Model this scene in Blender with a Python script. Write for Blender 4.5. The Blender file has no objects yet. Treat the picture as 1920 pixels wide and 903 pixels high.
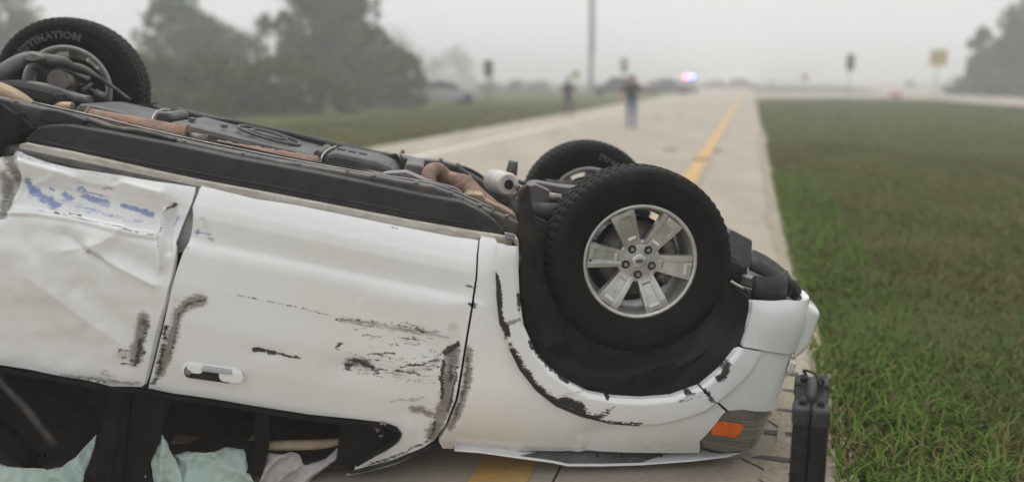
import bpy, bmesh, math, random
import numpy as np
from mathutils import Vector, Matrix, noise as mnoise
from mathutils.geometry import delaunay_2d_cdt

random.seed(7); rng = np.random.default_rng(7)
SC = bpy.context.scene
COL = SC.collection
rad = math.radians

# ------------------------------------------------------------------ camera
CAM_H, FOCAL_PX, HORIZON = 1.65, 1600.0, 150.5
PITCH = math.atan((451.5 - HORIZON) / FOCAL_PX)
cam_data = bpy.data.cameras.new('camera')
cam_data.sensor_width = 36.0; cam_data.lens = 36.0 * FOCAL_PX / 1920.0
cam_data.clip_start = 0.05; cam_data.clip_end = 3000
cam_data.dof.use_dof = True; cam_data.dof.focus_distance = 3.6
cam_data.dof.aperture_fstop = 0.75
cam = bpy.data.objects.new('camera', cam_data); COL.objects.link(cam)
cam.location = (0, 0, CAM_H); cam.rotation_euler = (math.pi / 2 - PITCH, 0, 0)
SC.camera = cam

# ------------------------------------------------------------------ sky, sun, exposure
SUN_EL, SUN_AZ = rad(77), rad(330)          # azimuth clockwise from +Y: high beyond the wreck, a little left
world = bpy.data.worlds.new('World'); SC.world = world; world.use_nodes = True
wn, wl = world.node_tree.nodes, world.node_tree.links
wn.clear()
sky = wn.new('ShaderNodeTexSky'); sky.sky_type = 'NISHITA'; sky.sun_disc = False
sky.sun_elevation = SUN_EL; sky.sun_rotation = SUN_AZ
sky.air_density = 1.0; sky.dust_density = 6.0; sky.ozone_density = 1.0
hs = wn.new('ShaderNodeHueSaturation'); hs.inputs['Saturation'].default_value = 0.06
mx = wn.new('ShaderNodeMixRGB'); mx.blend_type = 'MIX'; mx.inputs['Fac'].default_value = 0.8
mx.inputs['Color2'].default_value = (8.36, 8.42, 8.46, 1)      # even cloud and fog layer
bg = wn.new('ShaderNodeBackground'); bg.inputs['Strength'].default_value = 0.124
wo = wn.new('ShaderNodeOutputWorld')
wl.new(sky.outputs[0], hs.inputs['Color']); wl.new(hs.outputs[0], mx.inputs['Color1'])
wl.new(mx.outputs[0], bg.inputs['Color']); wl.new(bg.outputs[0], wo.inputs['Surface'])

sun_data = bpy.data.lights.new('sun', 'SUN'); sun_data.energy = 1.5; sun_data.angle = rad(45)
sun_data.color = (1.0, 0.985, 0.965)
sun = bpy.data.objects.new('sun', sun_data); COL.objects.link(sun)
sd = Vector((math.sin(SUN_AZ) * math.cos(SUN_EL), math.cos(SUN_AZ) * math.cos(SUN_EL), math.sin(SUN_EL)))
sun.rotation_euler = sd.to_track_quat('Z', 'Y').to_euler(); sun.location = sd * 60

SC.view_settings.view_transform = 'Standard'; SC.view_settings.look = 'None'
SC.view_settings.gamma = 1.0; SC.view_settings.use_curve_mapping = False
SC.view_settings.exposure = 0.0
SC.cycles.use_denoising = True
SC.cycles.volume_bounces = 1; SC.cycles.max_bounces = 6; SC.cycles.diffuse_bounces = 3
SC.cycles.transparent_max_bounces = 8

# ------------------------------------------------------------------ frames of reference
cp, sp = math.cos(PITCH), math.sin(PITCH)
EYE = np.array([0, 0, CAM_H])
def ray(px, py):
    x = (px - 960) / FOCAL_PX; y = (py - 451.5) / FOCAL_PX
    return np.array([x, cp - y * sp, -sp - y * cp])
def ground_at(px, py, z=0.0):
    d = ray(px, py); t = (z - CAM_H) / d[2]; return EYE + d * t
# the wreck's own frame: x forward, y away from the viewer, z towards its wheels; origin at the front axle
YAW, NOSE = rad(5.2), rad(13.2)
FX = np.array([math.cos(YAW) * math.cos(NOSE), math.sin(YAW) * math.cos(NOSE), -math.sin(NOSE)])
AY = np.array([-math.sin(YAW), math.cos(YAW), 0.0])
TZ = np.cross(FX, AY)
CO = EYE + ray(1200, 488) * 3.44 + 0.88 * AY
RM = np.array([FX, AY, TZ])
CL = RM @ (EYE - CO)
def P(px, py, y):
    """point of the wreck's frame seen at a photo position, at lateral offset y"""
    d = RM @ ray(px, py); t = (y - CL[1]) / d[1]; return CL + d * t
def proj(l):
    w = (np.asarray(l) @ RM) + CO - EYE
    zc = w[..., 1] * cp - w[..., 2] * sp; yc = -w[..., 1] * sp - w[..., 2] * cp
    return np.stack([960 + FOCAL_PX * w[..., 0] / zc, 451.5 + FOCAL_PX * yc / zc], -1)

# ------------------------------------------------------------------ material helpers
def new_mat(name):
    m = bpy.data.materials.new(name); m.use_nodes = True
    nt = m.node_tree; b = nt.nodes['Principled BSDF']
    return m, nt.nodes, nt.links, b
def noise_node(n, l, scale, detail=6, rough=.6, vec=None, mapping=None):
    t = n.new('ShaderNodeTexNoise'); t.inputs['Scale'].default_value = scale
    t.inputs['Detail'].default_value = detail; t.inputs['Roughness'].default_value = rough
    if vec is None:
        tc = n.new('ShaderNodeTexCoord'); vec = tc.outputs['Object']
    if mapping:
        mp = n.new('ShaderNodeMapping'); mp.inputs['Scale'].default_value = mapping[0]
        mp.inputs['Rotation'].default_value = mapping[1]; l.new(vec, mp.inputs['Vector']); vec = mp.outputs[0]
    l.new(vec, t.inputs['Vector']); return t.outputs['Fac']
def ramp(n, l, fac, stops):
    r = n.new('ShaderNodeValToRGB'); e = r.color_ramp.elements
    while len(e) < len(stops): e.new(0.5)
    for k, (p, c) in enumerate(stops):
        e[k].position = p; e[k].color = (c, c, c, 1) if isinstance(c, (int, float)) else (*c, 1)
    l.new(fac, r.inputs[0]); return r.outputs[0]
def mixc(n, l, fac, a, b):
    m = n.new('ShaderNodeMixRGB')
    for s, v in (('Fac', fac), ('Color1', a), ('Color2', b)):
        if isinstance(v, (int, float)): m.inputs[s].default_value = v
        elif isinstance(v, tuple): m.inputs[s].default_value = (*v, 1)
        else: l.new(v, m.inputs[s])
    return m.outputs[0]
def mth(n, l, op, a, b=0.0, c=0.0, clamp=False):
    m = n.new('ShaderNodeMath'); m.operation = op; m.use_clamp = clamp
    for k, v in enumerate((a, b, c)):
        if isinstance(v, (int, float)): m.inputs[k].default_value = v
        else: l.new(v, m.inputs[k])
    return m.outputs[0]
def bump(n, l, b, h, strength, dist=.01):
    bn = n.new('ShaderNodeBump'); bn.inputs['Strength'].default_value = strength
    bn.inputs['Distance'].default_value = dist; l.new(h, bn.inputs['Height']); l.new(bn.outputs[0], b.inputs['Normal'])
def mat(name, c1, c2=None, rough=.6, metal=0.0, scale=8.0, lo=.35, hi=.65, bmp=0.0, bscale=None, spec=.5, mapping=None, emit=None, dirt=None):
    """procedural surface: two tones blended by noise, optional relief, optional dust of colour dirt"""
    m, n, l, b = new_mat(name)
    c2 = c2 or tuple(v * .75 for v in c1)
    col = ramp(n, l, noise_node(n, l, scale, mapping=mapping), [(lo, c1), (hi, c2)])
    if dirt:
        f = ramp(n, l, noise_node(n, l, scale * .6 + 3, 9, .7), [(.42, 0.0), (.68, dirt[3])])
        col = mixc(n, l, f, col, dirt[:3])
    l.new(col, b.inputs['Base Color'])
    b.inputs['Roughness'].default_value = rough; b.inputs['Metallic'].default_value = metal
    b.inputs['Specular IOR Level'].default_value = spec
    if bmp: bump(n, l, b, noise_node(n, l, bscale or scale * 6, 4), bmp)
    if emit: b.inputs['Emission Color'].default_value = (*emit[:3], 1); b.inputs['Emission Strength'].default_value = emit[3]
    return m

def paint_mat(name, base=(.77, .783, .79), rough=.26, scuff=((.016, .016, .016), (.075, .071, .066))):
    """white car paint; the point attribute 'wear' carries scuffs (r), grime (g) and blue transfer (b)"""
    m, n, l, b = new_mat(name)
    at = n.new('ShaderNodeAttribute'); at.attribute_name = 'wear'
    sep = n.new('ShaderNodeSeparateColor'); l.new(at.outputs['Color'], sep.inputs[0])
    tc = n.new('ShaderNodeTexCoord')
    streak = noise_node(n, l, 1.0, 8, .75, tc.outputs['Object'], ((9, 50, 200), (0, rad(-9), 0)))
    fine = noise_node(n, l, 55, 9, .8, tc.outputs['Object'])
    broad = noise_node(n, l, 2.3, 7, .6, tc.outputs['Object'])
    brk = mth(n, l, 'ADD', mth(n, l, 'MULTIPLY', streak, .55), mth(n, l, 'MULTIPLY', fine, .45))
    def edge(ch, k, soft):
        v = mth(n, l, 'ADD', ch, mth(n, l, 'MULTIPLY', mth(n, l, 'SUBTRACT', brk, .5), k))
        on = mth(n, l, 'GREATER_THAN', ch, .04)
        r = n.new('ShaderNodeMapRange'); r.inputs['From Min'].default_value = .5 - soft; r.inputs['From Max'].default_value = .5 + soft
        l.new(v, r.inputs['Value']); return mth(n, l, 'MULTIPLY', r.outputs[0], on)
    kf = edge(sep.outputs[0], 3.4, .09); gf = edge(sep.outputs[1], 3.2, .22); bf = edge(sep.outputs[2], 4.4, .2)
    dust = ramp(n, l, broad, [(.35, 0.0), (.75, .22)])
    speck = ramp(n, l, noise_node(n, l, 260, 2, .5, tc.outputs['Object']), [(.70, 0.0), (.76, .35)])
    c = mixc(n, l, dust, base, (.52, .505, .48))
    c = mixc(n, l, speck, c, (.40, .37, .33))
    gcol = ramp(n, l, fine, [(.30, (.05, .043, .036)), (.5, (.15, .13, .11)), (.68, (.34, .31, .27))])
    c = mixc(n, l, mth(n, l, 'MULTIPLY', gf, .85), c, gcol)
    c = mixc(n, l, mth(n, l, 'MULTIPLY', bf, .8), c, (.09, .17, .46))
    kcol = ramp(n, l, streak, [(.35, scuff[0]), (.66, scuff[1])])
    c = mixc(n, l, kf, c, kcol)
    l.new(c, b.inputs['Base Color'])
    rr = mth(n, l, 'ADD', mth(n, l, 'MULTIPLY', mth(n, l, 'MAXIMUM', kf, gf), .35), mth(n, l, 'ADD', mth(n, l, 'MULTIPLY', broad, .16), rough - .08))
    l.new(rr, b.inputs['Roughness'])
    l.new(mth(n, l, 'MULTIPLY', mth(n, l, 'SUBTRACT', 1.0, mth(n, l, 'MAXIMUM', kf, gf)), .55, clamp=True), b.inputs['Coat Weight']); b.inputs['Coat Roughness'].default_value = .07
    h = mth(n, l, 'ADD', mth(n, l, 'MULTIPLY', fine, .25), mth(n, l, 'MULTIPLY', kf, -.8))
    bump(n, l, b, h, .12, .004)
    return m

M = {}
M['paint'] = paint_mat('white_paint')
M['flare'] = paint_mat('white_flare_paint', (.76, .77, .776), .32, ((.010, .010, .011), (.026, .025, .024)))
M['plastic'] = mat('black_plastic', (.020, .021, .023), (.030, .029, .029), .5, scale=22, bmp=.12, bscale=260, dirt=(.10, .09, .08, .2), spec=.3)
M['liner'] = mat('liner_plastic', (.020, .020, .020), (.030, .027, .024), .75, scale=9, bmp=.25, bscale=90, dirt=(.075, .064, .05, .45), spec=.15)
M['frame'] = mat('frame_steel', (.032, .034, .038), (.055, .054, .052), .48, .2, scale=11, bmp=.12, bscale=80, dirt=(.19, .16, .125, .65))
M['tank'] = mat('tank_plastic', (.040, .042, .046), (.055, .055, .056), .5, scale=5, bmp=.06, bscale=120, dirt=(.19, .175, .15, .5))
M['bracket'] = mat('bracket_steel', (.105, .105, .105), (.16, .155, .148), .5, .3, scale=12, bmp=.1, bscale=90, dirt=(.13, .10, .075, .5))
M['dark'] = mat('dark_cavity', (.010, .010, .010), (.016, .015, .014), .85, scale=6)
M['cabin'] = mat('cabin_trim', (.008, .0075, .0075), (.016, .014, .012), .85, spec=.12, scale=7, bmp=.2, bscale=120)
M['rust'] = mat('rusty_pipe', (.30, .16, .105), (.17, .115, .09), .8, .1, scale=13, lo=.4, hi=.6, bmp=.5, bscale=70, dirt=(.33, .25, .19, .75))
M['heat'] = mat('heat_shield', (.42, .33, .23), (.27, .19, .13), .55, .4, scale=12, bmp=.2, bscale=70)
M['steel'] = mat('bare_steel', (.33, .33, .32), (.2, .19, .18), .45, .7, scale=20, bmp=.1, bscale=90, dirt=(.14, .10, .07, .5))
M['alloy'] = mat('alloy', (.60, .595, .575), (.50, .49, .47), .36, .7, scale=30, bmp=.03, bscale=200, dirt=(.25, .22, .19, .25))
M['alloy_dark'] = mat('alloy_barrel', (.20, .19, .175), (.11, .10, .09), .5, .6, scale=14, dirt=(.09, .075, .06, .7))
M['tyre'] = mat('tyre_rubber', (.006, .006, .0062), (.009, .0088, .0085), .6, scale=14, bmp=.1, bscale=130, dirt=(.03, .028, .025, .3), spec=.13)
M['letter'] = mat('tyre_letter', (.42, .42, .41), (.30, .30, .29), .6, scale=60)
M['filter'] = mat('white_enamel', (.62, .60, .56), (.52, .49, .44), .45, scale=15, dirt=(.30, .26, .20, .5))
M['cream'] = mat('dirty_sill_paint', (.62, .60, .55), (.40, .34, .25), .5, scale=7, lo=.4, hi=.72, mapping=((2.5, 6, 22), (0, 0, 0)), dirt=(.27, .215, .14, .5))
M['marker'] = mat('amber_lens', (.86, .17, .012), (.75, .12, .008), .25, scale=30)
M['lens'] = mat('lamp_reflector', (.15, .15, .14), (.28, .28, .26), .22, .55, scale=1, lo=.4, hi=.6, mapping=((3, 3, 170), (0, rad(-13), 0)))
M['teal'] = mat('airbag_cloth', (.47, .60, .545), (.39, .51, .46), .85, scale=7, bmp=.35, bscale=40, dirt=(.44, .44, .36, .3))
M['white_cloth'] = mat('torn_cloth', (.52, .51, .50), (.38, .36, .35), .85, scale=9, bmp=.4, bscale=60, dirt=(.22, .19, .16, .45))
M['tan'] = mat('headliner_tan', (.36, .29, .205), (.27, .21, .15), .8, scale=12)
M['jamb'] = mat('jamb_paint', (.44, .46, .47), (.34, .35, .36), .45, scale=12)
M['case'] = mat('case_plastic', (.008, .008, .009), (.014, .014, .015), .55, spec=.2, scale=18, bmp=.1, bscale=160, dirt=(.08, .08, .08, .25))
M['case_grey'] = mat('case_grey_plastic', (.026, .027, .03), (.042, .043, .047), .5, spec=.3, scale=18, bmp=.1, bscale=160)
M['orange_strip'] = mat('rusty_edge', (.22, .09, .05), (.10, .06, .045), .7, scale=30)

# ------------------------------------------------------------------ object helpers
def link(name, me, parent=None, m=None, smooth=False):
    if m is not None:
        for x in (m if isinstance(m, (list, tuple)) else [m]): me.materials.append(x)
    if smooth: me.polygons.foreach_set('use_smooth', [True] * len(me.polygons))
    o = bpy.data.objects.new(name, me); COL.objects.link(o)
    if parent is not None: o.parent = parent
    return o
def mesh(name, v, f, parent=None, m=None, smooth=False):
    me = bpy.data.meshes.new(name)
    me.from_pydata([tuple(map(float, p)) for p in v], [], [tuple(map(int, q)) for q in f]); me.update()
    return link(name, me, parent, m, smooth)
def empty(name, loc=(0, 0, 0), parent=None):
    o = bpy.data.objects.new(name, None); COL.objects.link(o); o.location = loc
    o.empty_display_size = .2
    if parent is not None: o.parent = parent
    return o
def tag(o, label, cat, group=None):
    o['label'] = label; o['category'] = cat
    if group: o['group'] = group
    return o
def structure(o): o['kind'] = 'structure'; return o
def bevel(o, w, seg=2):
    b = o.modifiers.new('bevel', 'BEVEL'); b.width = w; b.segments = seg; b.limit_method = 'ANGLE'; b.angle_limit = rad(35); return o
def fix_normals(me):
    bm = bmesh.new(); bm.from_mesh(me); bmesh.ops.recalc_face_normals(bm, faces=bm.faces); bm.to_mesh(me); bm.free()
def spline(pts, n=8):
    """Catmull-Rom through points of any dimension"""
    p = np.array(pts, float); q = np.vstack([2 * p[0] - p[1], p, 2 * p[-1] - p[-2]]); out = []
    for i in range(1, len(q) - 2):
        for t in np.linspace(0, 1, n, endpoint=False):
            a, b, c, d = q[i - 1], q[i], q[i + 1], q[i + 2]
            out.append(.5 * (2 * b + (c - a) * t + (2 * a - 5 * b + 4 * c - d) * t ** 2 + (3 * b - a - 3 * c + d) * t ** 3))
    out.append(p[-1]); return np.array(out)
def tube(name, pts, r, parent, m, n=12, sub=6, cap=True):
    """round bar along points (x,y,z); r a number or one radius per point"""
    rr = [r] * len(pts) if isinstance(r, (int, float)) else r
    q = spline([(*p, a) for p, a in zip(pts, rr)], sub) if sub > 1 else np.array([(*p, a) for p, a in zip(pts, rr)])
    c, ra = q[:, :3], q[:, 3]; v, f = [], []
    tn = np.gradient(c, axis=0); up = np.array([0, 0, 1.0])
    for i in range(len(c)):
        t = tn[i] / (np.linalg.norm(tn[i]) + 1e-9)
        a = np.cross(t, up)
        if np.linalg.norm(a) < .15: a = np.cross(t, np.array([0, 1.0, 0]))
        a /= np.linalg.norm(a); b = np.cross(a, t)
        for k in range(n):
            w = 2 * math.pi * k / n; v.append(c[i] + ra[i] * (math.cos(w) * a + math.sin(w) * b))
    for i in range(len(c) - 1):
        for k in range(n):
            f.append((i * n + k, i * n + (k + 1) % n, (i + 1) * n + (k + 1) % n, (i + 1) * n + k))
    if cap: f.append(tuple(range(n - 1, -1, -1))); f.append(tuple((len(c) - 1) * n + k for k in range(n)))
    o = mesh(name, v, f, parent, m, True)
    if cap:
        o.data.polygons[-1].use_smooth = False; o.data.polygons[-2].use_smooth = False
    return o
def slab(name, xz, y0, y1, parent, m, bev=.006):
    """an outline in the wreck's x-z plane given real thickness from y0 to y1"""
    n = len(xz); v = [(p[0], y0, p[1]) for p in xz] + [(p[0], y1, p[1]) for p in xz]
    f = [tuple(range(n)), tuple(range(2 * n - 1, n - 1, -1))] + [(i, i + n, (i + 1) % n + n, (i + 1) % n) for i in range(n)]
    o = mesh(name, v, f, parent, m); fix_normals(o.data)
    if bev: bevel(o, bev)
    return o
def px_slab(name, pxs, y0, d, parent, m, bev=.006):
    return slab(name, [(q[0], q[2]) for q in (P(a, b, y0) for a, b in pxs)], y0, y0 + d, parent, m, bev)
def box(name, lo, hi, parent, m, bev=.004):
    x0, y0, z0 = lo; x1, y1, z1 = hi
    v = [(x0, y0, z0), (x1, y0, z0), (x1, y1, z0), (x0, y1, z0), (x0, y0, z1), (x1, y0, z1), (x1, y1, z1), (x0, y1, z1)]
    o = mesh(name, v, [(3, 2, 1, 0), (4, 5, 6, 7), (0, 1, 5, 4), (1, 2, 6, 5), (2, 3, 7, 6), (3, 0, 4, 7)], parent, m)
    if bev: bevel(o, bev)
    return o
def lathe(name, prof, parent, m, n=64, axis='y', smooth=True):
    """profile of (along axis, radius) turned about the y axis"""
    v, f = [], []
    for a, r in prof:
        for k in range(n):
            w = 2 * math.pi * k / n; v.append((r * math.cos(w), a, r * math.sin(w)))
    for i in range(len(prof) - 1):
        for k in range(n):
            f.append((i * n + k, (i + 1) * n + k, (i + 1) * n + (k + 1) % n, i * n + (k + 1) % n))
    return mesh(name, v, f, parent, m, smooth)
def seg_dist(u, v, pl):
    """distance of points (u, v) from a polyline"""
    d = np.full(u.shape, 1e9)
    for (ax, ay), (bx, by) in zip(pl[:-1], pl[1:]):
        ex, ey = bx - ax, by - ay; L = ex * ex + ey * ey + 1e-9
        t = np.clip(((u - ax) * ex + (v - ay) * ey) / L, 0, 1)
        d = np.minimum(d, np.hypot(u - ax - t * ex, v - ay - t * ey))
    return d
def inside(poly, x, y):
    c = np.zeros(x.shape, bool); n = len(poly); j = n - 1
    for i in range(n):
        xi, yi = poly[i]; xj, yj = poly[j]
        k = ((yi > y) != (yj > y)) & (x < (xj - xi) * (y - yi) / (yj - yi + 1e-12) + xi)
        c ^= k; j = i
    return c
def fill(outline, step):
    """even triangles over a closed outline: returns points, triangles, number of rim points"""
    rim = []
    n = len(outline)
    for i in range(n):
        a = np.array(outline[i], float); b = np.array(outline[(i + 1) % n], float)
        k = max(1, int(math.ceil(np.linalg.norm(b - a) / step)))
        for t in range(k): rim.append(a + (b - a) * t / k)
    rim = np.array(rim)
    lo, hi = rim.min(0), rim.max(0)
    gx, gy = np.meshgrid(np.arange(lo[0], hi[0], step), np.arange(lo[1], hi[1], step * .87))
    gx = gx + (np.arange(gx.shape[0]) % 2)[:, None] * step * .5
    gx, gy = gx.ravel(), gy.ravel(); k = inside(rim, gx, gy); gx, gy = gx[k], gy[k]
    d = np.full(gx.shape, 1e9)
    for q in rim: d = np.minimum(d, (gx - q[0]) ** 2 + (gy - q[1]) ** 2)
    k = d > (step * .55) ** 2
    pts = [Vector(p) for p in rim] + [Vector((a, b)) for a, b in zip(gx[k], gy[k])]
    m = len(rim)
    r = delaunay_2d_cdt(pts, [(i, (i + 1) % m) for i in range(m)], [], 1, 1e-7)
    return np.array([tuple(p) for p in r[0]]), [tuple(t) for t in r[2]]

# ------------------------------------------------------------------ the wreck's outer skin
# plan outline: straight flank, round the nose, back along the far flank; s runs along it (s = x on the near flank)
_half = [(.40, -.935), (.52, -.927), (.63, -.900), (.73, -.840), (.805, -.750), (.855, -.63), (.89, -.46), (.905, -.25), (.91, 0)]
_full = [(-4.3, -.935), (-.6, -.935), (.1, -.935)] + _half + [(x, -y) for x, y in _half[-2::-1]] + [(.1, .935), (-.6, .935), (-4.3, .935)]
_c = spline(_full, 24)
_s = np.concatenate([[0], np.cumsum(np.hypot(*np.diff(_c, axis=0).T))]) - 4.3
_t = np.gradient(_c, axis=0); _t /= np.hypot(_t[:, 0], _t[:, 1])[:, None]
S_MID = float(np.interp(0.0, _c[:, 1], _s))
_U = [-.10, -.04, .0, .05, .10, .15, .19, .25, .282, .300, .33, .45, .60, .75, .87, 1.0, 1.2]
_W = [.77, .805, .832, .862, .890, .911, .9175, .9125, .913, .928, .933, .937, .927, .904, .876, .84, .79]
_U2 = np.linspace(-.1, 1.2, 400); _W2 = np.interp(_U2, _U, _W)
_k = np.exp(-.5 * (np.arange(-12, 13) / 2.0) ** 2); _k /= _k.sum()
_W2 = np.convolve(np.pad(_W2, 12, mode='edge'), _k, 'valid')
def sstep(a, b, x): t = np.clip((x - a) / (b - a), 0, 1); return t * t * (3 - 2 * t)
def skin(s, z, off=0.0):
    s = np.asarray(s, float); z = np.asarray(z, float); u = -z
    mir = np.minimum(s, 2 * S_MID - s)                      # same section on both flanks
    x = np.interp(s, _s, _c[:, 0]); y = np.interp(s, _s, _c[:, 1])
    nx = np.interp(s, _s, _t[:, 1]); ny = np.interp(s, _s, -_t[:, 0])
    door = np.interp(u, _U2, _W2)
    ue = np.interp(mir, [-.7, .6], [.93, .77])              # lower edge of the wing, at the bonnet
    wing = .933 - .105 * (1 - .7 * sstep(.45, .72, mir)) * np.clip((.30 - (ue - u)) / .30, 0, 1.3) ** 2 - .05 * np.clip((.10 - u) / .14, 0, 1) ** 2
    k = sstep(-.72, -.52, mir)
    w = door * (1 - k) + wing * k - .935 + off
    return np.stack([x + nx * w, y + ny * w, z], -1)
def on_skin(px, py, off=0.0):
    """(s, z) of the skin point seen at a photo position"""
    q = P(px, py, -.92); s, z = q[0], q[2]
    if s > .4: s = min(.4 + (s - .4) * 1.05, .95)
    for _ in range(30):
        e = proj(skin(s, z, off)) - (px, py)
        if abs(e).max() < .02: break
        h = 1e-4
        js = (proj(skin(s + h, z, off)) - proj(skin(s, z, off))) / h
        jz = (proj(skin(s, z + h, off)) - proj(skin(s, z, off))) / h
        A = np.array([js, jz]).T
        try: d = np.linalg.solve(A.T @ A + np.eye(2) * 30, A.T @ e)
        except Exception: break
        d = np.clip(d, -.06, .06); s -= d[0]; z -= d[1]
    return float(s), float(z)
def skin_panel(name, outline, parent, m, step=.010, thick=.018, disp=None, wear=None, off=0.0, px=True):
    """body panel: traced outline laid on the skin, dented, with a turned-in edge"""
    ol = [on_skin(a, b, off) for a, b in outline] if px else outline
    pts, tris = fill(ol, step)
    base = skin(pts[:, 0], pts[:, 1], off); uv = proj(base)
    h = 1e-3
    du = skin(pts[:, 0] + h, pts[:, 1], off) - base; dv = skin(pts[:, 0], pts[:, 1] + h, off) - base
    nr = np.cross(du, dv); nr /= np.linalg.norm(nr, axis=1)[:, None]        # outward (towards -y on the near flank)
    if disp is not None: base = base + nr * disp(uv[:, 0], uv[:, 1])[:, None]
    v = [tuple(p) for p in base]; f = []
    for t in tris:
        a, b, c = (np.array(v[i]) for i in t)
        f.append(t if np.dot(np.cross(b - a, c - a), nr[t[0]]) > 0 else t[::-1])
    cnt = {}
    for t in f:
        for i in range(3):
            e = (t[i], t[(i + 1) % 3]); cnt[e] = 1
    border = [e for e in cnt if (e[1], e[0]) not in cnt]
    dup = {}; src = list(range(len(v)))
    def twin(i, inn):
        if (i, inn) not in dup:
            dup[(i, inn)] = len(v); p = np.array(v[i]); v.append(tuple(p - nr[i] * thick if inn else p)); src.append(i)
        return dup[(i, inn)]
    for a, b in border: f.append((twin(b, 0), twin(a, 0), twin(a, 1), twin(b, 1)))
    o = mesh(name, v, f, parent, m, True)
    at = o.data.color_attributes.new('wear', 'FLOAT_COLOR', 'POINT')
    w = np.zeros((len(v), 4), np.float32); w[:, 3] = 1
    if wear is not None: w[:, :3] = wear(uv[:, 0], uv[:, 1])[src]
    at.data.foreach_set('color', w.ravel())
    return o
def strokes(lst):
    """wear strokes: (channel, polyline, half width, strength) in photo positions -> mask function"""
    def fn(u, v):
        w = np.zeros((len(u), 3))
        q = np.array([mnoise.noise_vector(Vector((a * .07, b_ * .07, 1.7))) * 2.6 + mnoise.noise_vector(Vector((a * .22, b_ * .22, 8.3))) * 1.9 for a, b_ in zip(u, v)])
        u = u + q[:, 0] * 1.3; v = v + q[:, 1]
        for ch, pl, hw, st in lst:
            d = seg_dist(u, v, pl); k = 'kgb'.index(ch)
            w[:, k] = np.maximum(w[:, k], st * np.clip(1.25 - .75 * d / hw, 0, 1))
        return w
    return fn
def ridges(lst):
    """dents and creases: (polyline, half width, height in metres, sharpness)"""
    def fn(u, v):
        h = np.zeros(len(u))
        for pl, hw, amp, sh in lst:
            d = seg_dist(u, v, pl) / hw; h += amp * np.exp(-np.power(d, sh))
        return h
    return fn

# ------------------------------------------------------------------ ground, road, verge
_r = ray(1409, HORIZON); RD = np.array([_r[0], _r[1]]); RD /= np.linalg.norm(RD)
RN = np.array([RD[1], -RD[0]])
def road(l, d, z=0.0): p = RN * l + RD * d; return (p[0], p[1], z)
def lat(px, py): g = ground_at(px, py)[:2]; return float(g @ RN), float(g @ RD)
L_YEL = lat(945, 885)[0]; L_EDGE = lat(1478, 480)[0]; L_LEFT = lat(705, 275)[0]; L_WHITE = lat(785, 293)[0]

m, n, l, b = new_mat('concrete')
tc = n.new('ShaderNodeTexCoord')
c = ramp(n, l, noise_node(n, l, .45, 8, .65, tc.outputs['Object']), [(.3, (.335, .290, .228)), (.7, (.425, .378, .308))])
c = mixc(n, l, ramp(n, l, noise_node(n, l, 40, 8, .7, tc.outputs['Object']), [(.45, 0.0), (.8, .55)]), c, (.20, .175, .145))
c = mixc(n, l, ramp(n, l, noise_node(n, l, 1.0, 5, .6, tc.outputs['Object'], ((1.1, .07, 1), (0, 0, math.atan2(RD[0], RD[1]) * -1))), [(.42, 0.0), (.70, .55)]), c, (.235, .205, .175))
vo = n.new('ShaderNodeTexVoronoi'); vo.feature = 'DISTANCE_TO_EDGE'; vo.inputs['Scale'].default_value = .33
dn = n.new('ShaderNodeTexNoise'); dn.inputs['Scale'].default_value = 1.6; dn.inputs['Detail'].default_value = 6; l.new(tc.outputs['Object'], dn.inputs['Vector'])
c2_ = mixc(n, l, .12, tc.outputs['Object'], dn.outputs['Color']); l.new(c2_, vo.inputs['Vector'])
crk = ramp(n, l, vo.outputs['Distance'], [(.0, .75), (.006, 0.0)])
crk = mth(n, l, 'MULTIPLY', crk, ramp(n, l, noise_node(n, l, .25, 3, .5, tc.outputs['Object']), [(.50, 0.0), (.58, 1.0)]))
c = mixc(n, l, crk, c, (.09, .08, .07))
l.new(c, b.inputs['Base Color']); b.inputs['Roughness'].default_value = .85; b.inputs['Specular IOR Level'].default_value = .25
bump(n, l, b, noise_node(n, l, 90, 6, .7, tc.outputs['Object']), .5, .004); M['concrete'] = m
M['joint'] = mat('joint_sealant', (.10, .088, .075), (.06, .052, .045), .9, scale=20)
M['yellow'] = mat('yellow_line_paint', (.60, .355, .085), (.47, .29, .10), .7, scale=14, bmp=.3, bscale=60, dirt=(.34, .27, .17, .6))
M['white_line'] = mat('white_line_paint', (.80, .80, .78), (.72, .71, .69), .7, scale=14, dirt=(.45, .42, .38, .3))
m, n, l, b = new_mat('meadow_soil')
tc = n.new('ShaderNodeTexCoord')
c = ramp(n, l, noise_node(n, l, .35, 8, .65, tc.outputs['Object']), [(.3, (.046, .075, .016)), (.5, (.066, .095, .024)), (.68, (.115, .105, .043))])
c = mixc(n, l, ramp(n, l, noise_node(n, l, 1.3, 8, .7, tc.outputs['Object']), [(.50, 0.0), (.70, .6)]), c, (.125, .088, .053))
c = mixc(n, l, ramp(n, l, noise_node(n, l, 16, 8, .8, tc.outputs['Object']), [(.4, 0.0), (.7, .6)]), c, (.05, .085, .02))
l.new(c, b.inputs['Base Color']); b.inputs['Roughness'].default_value = .95; b.inputs['Specular IOR Level'].default_value = .04
bump(n, l, b, noise_node(n, l, 14, 8, .8, tc.outputs['Object']), .8, .05); M['soil'] = m
M['dirt'] = mat('shoulder_dirt', (.25, .205, .145), (.36, .31, .235), .95, scale=30, bmp=.8, bscale=70)

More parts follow.
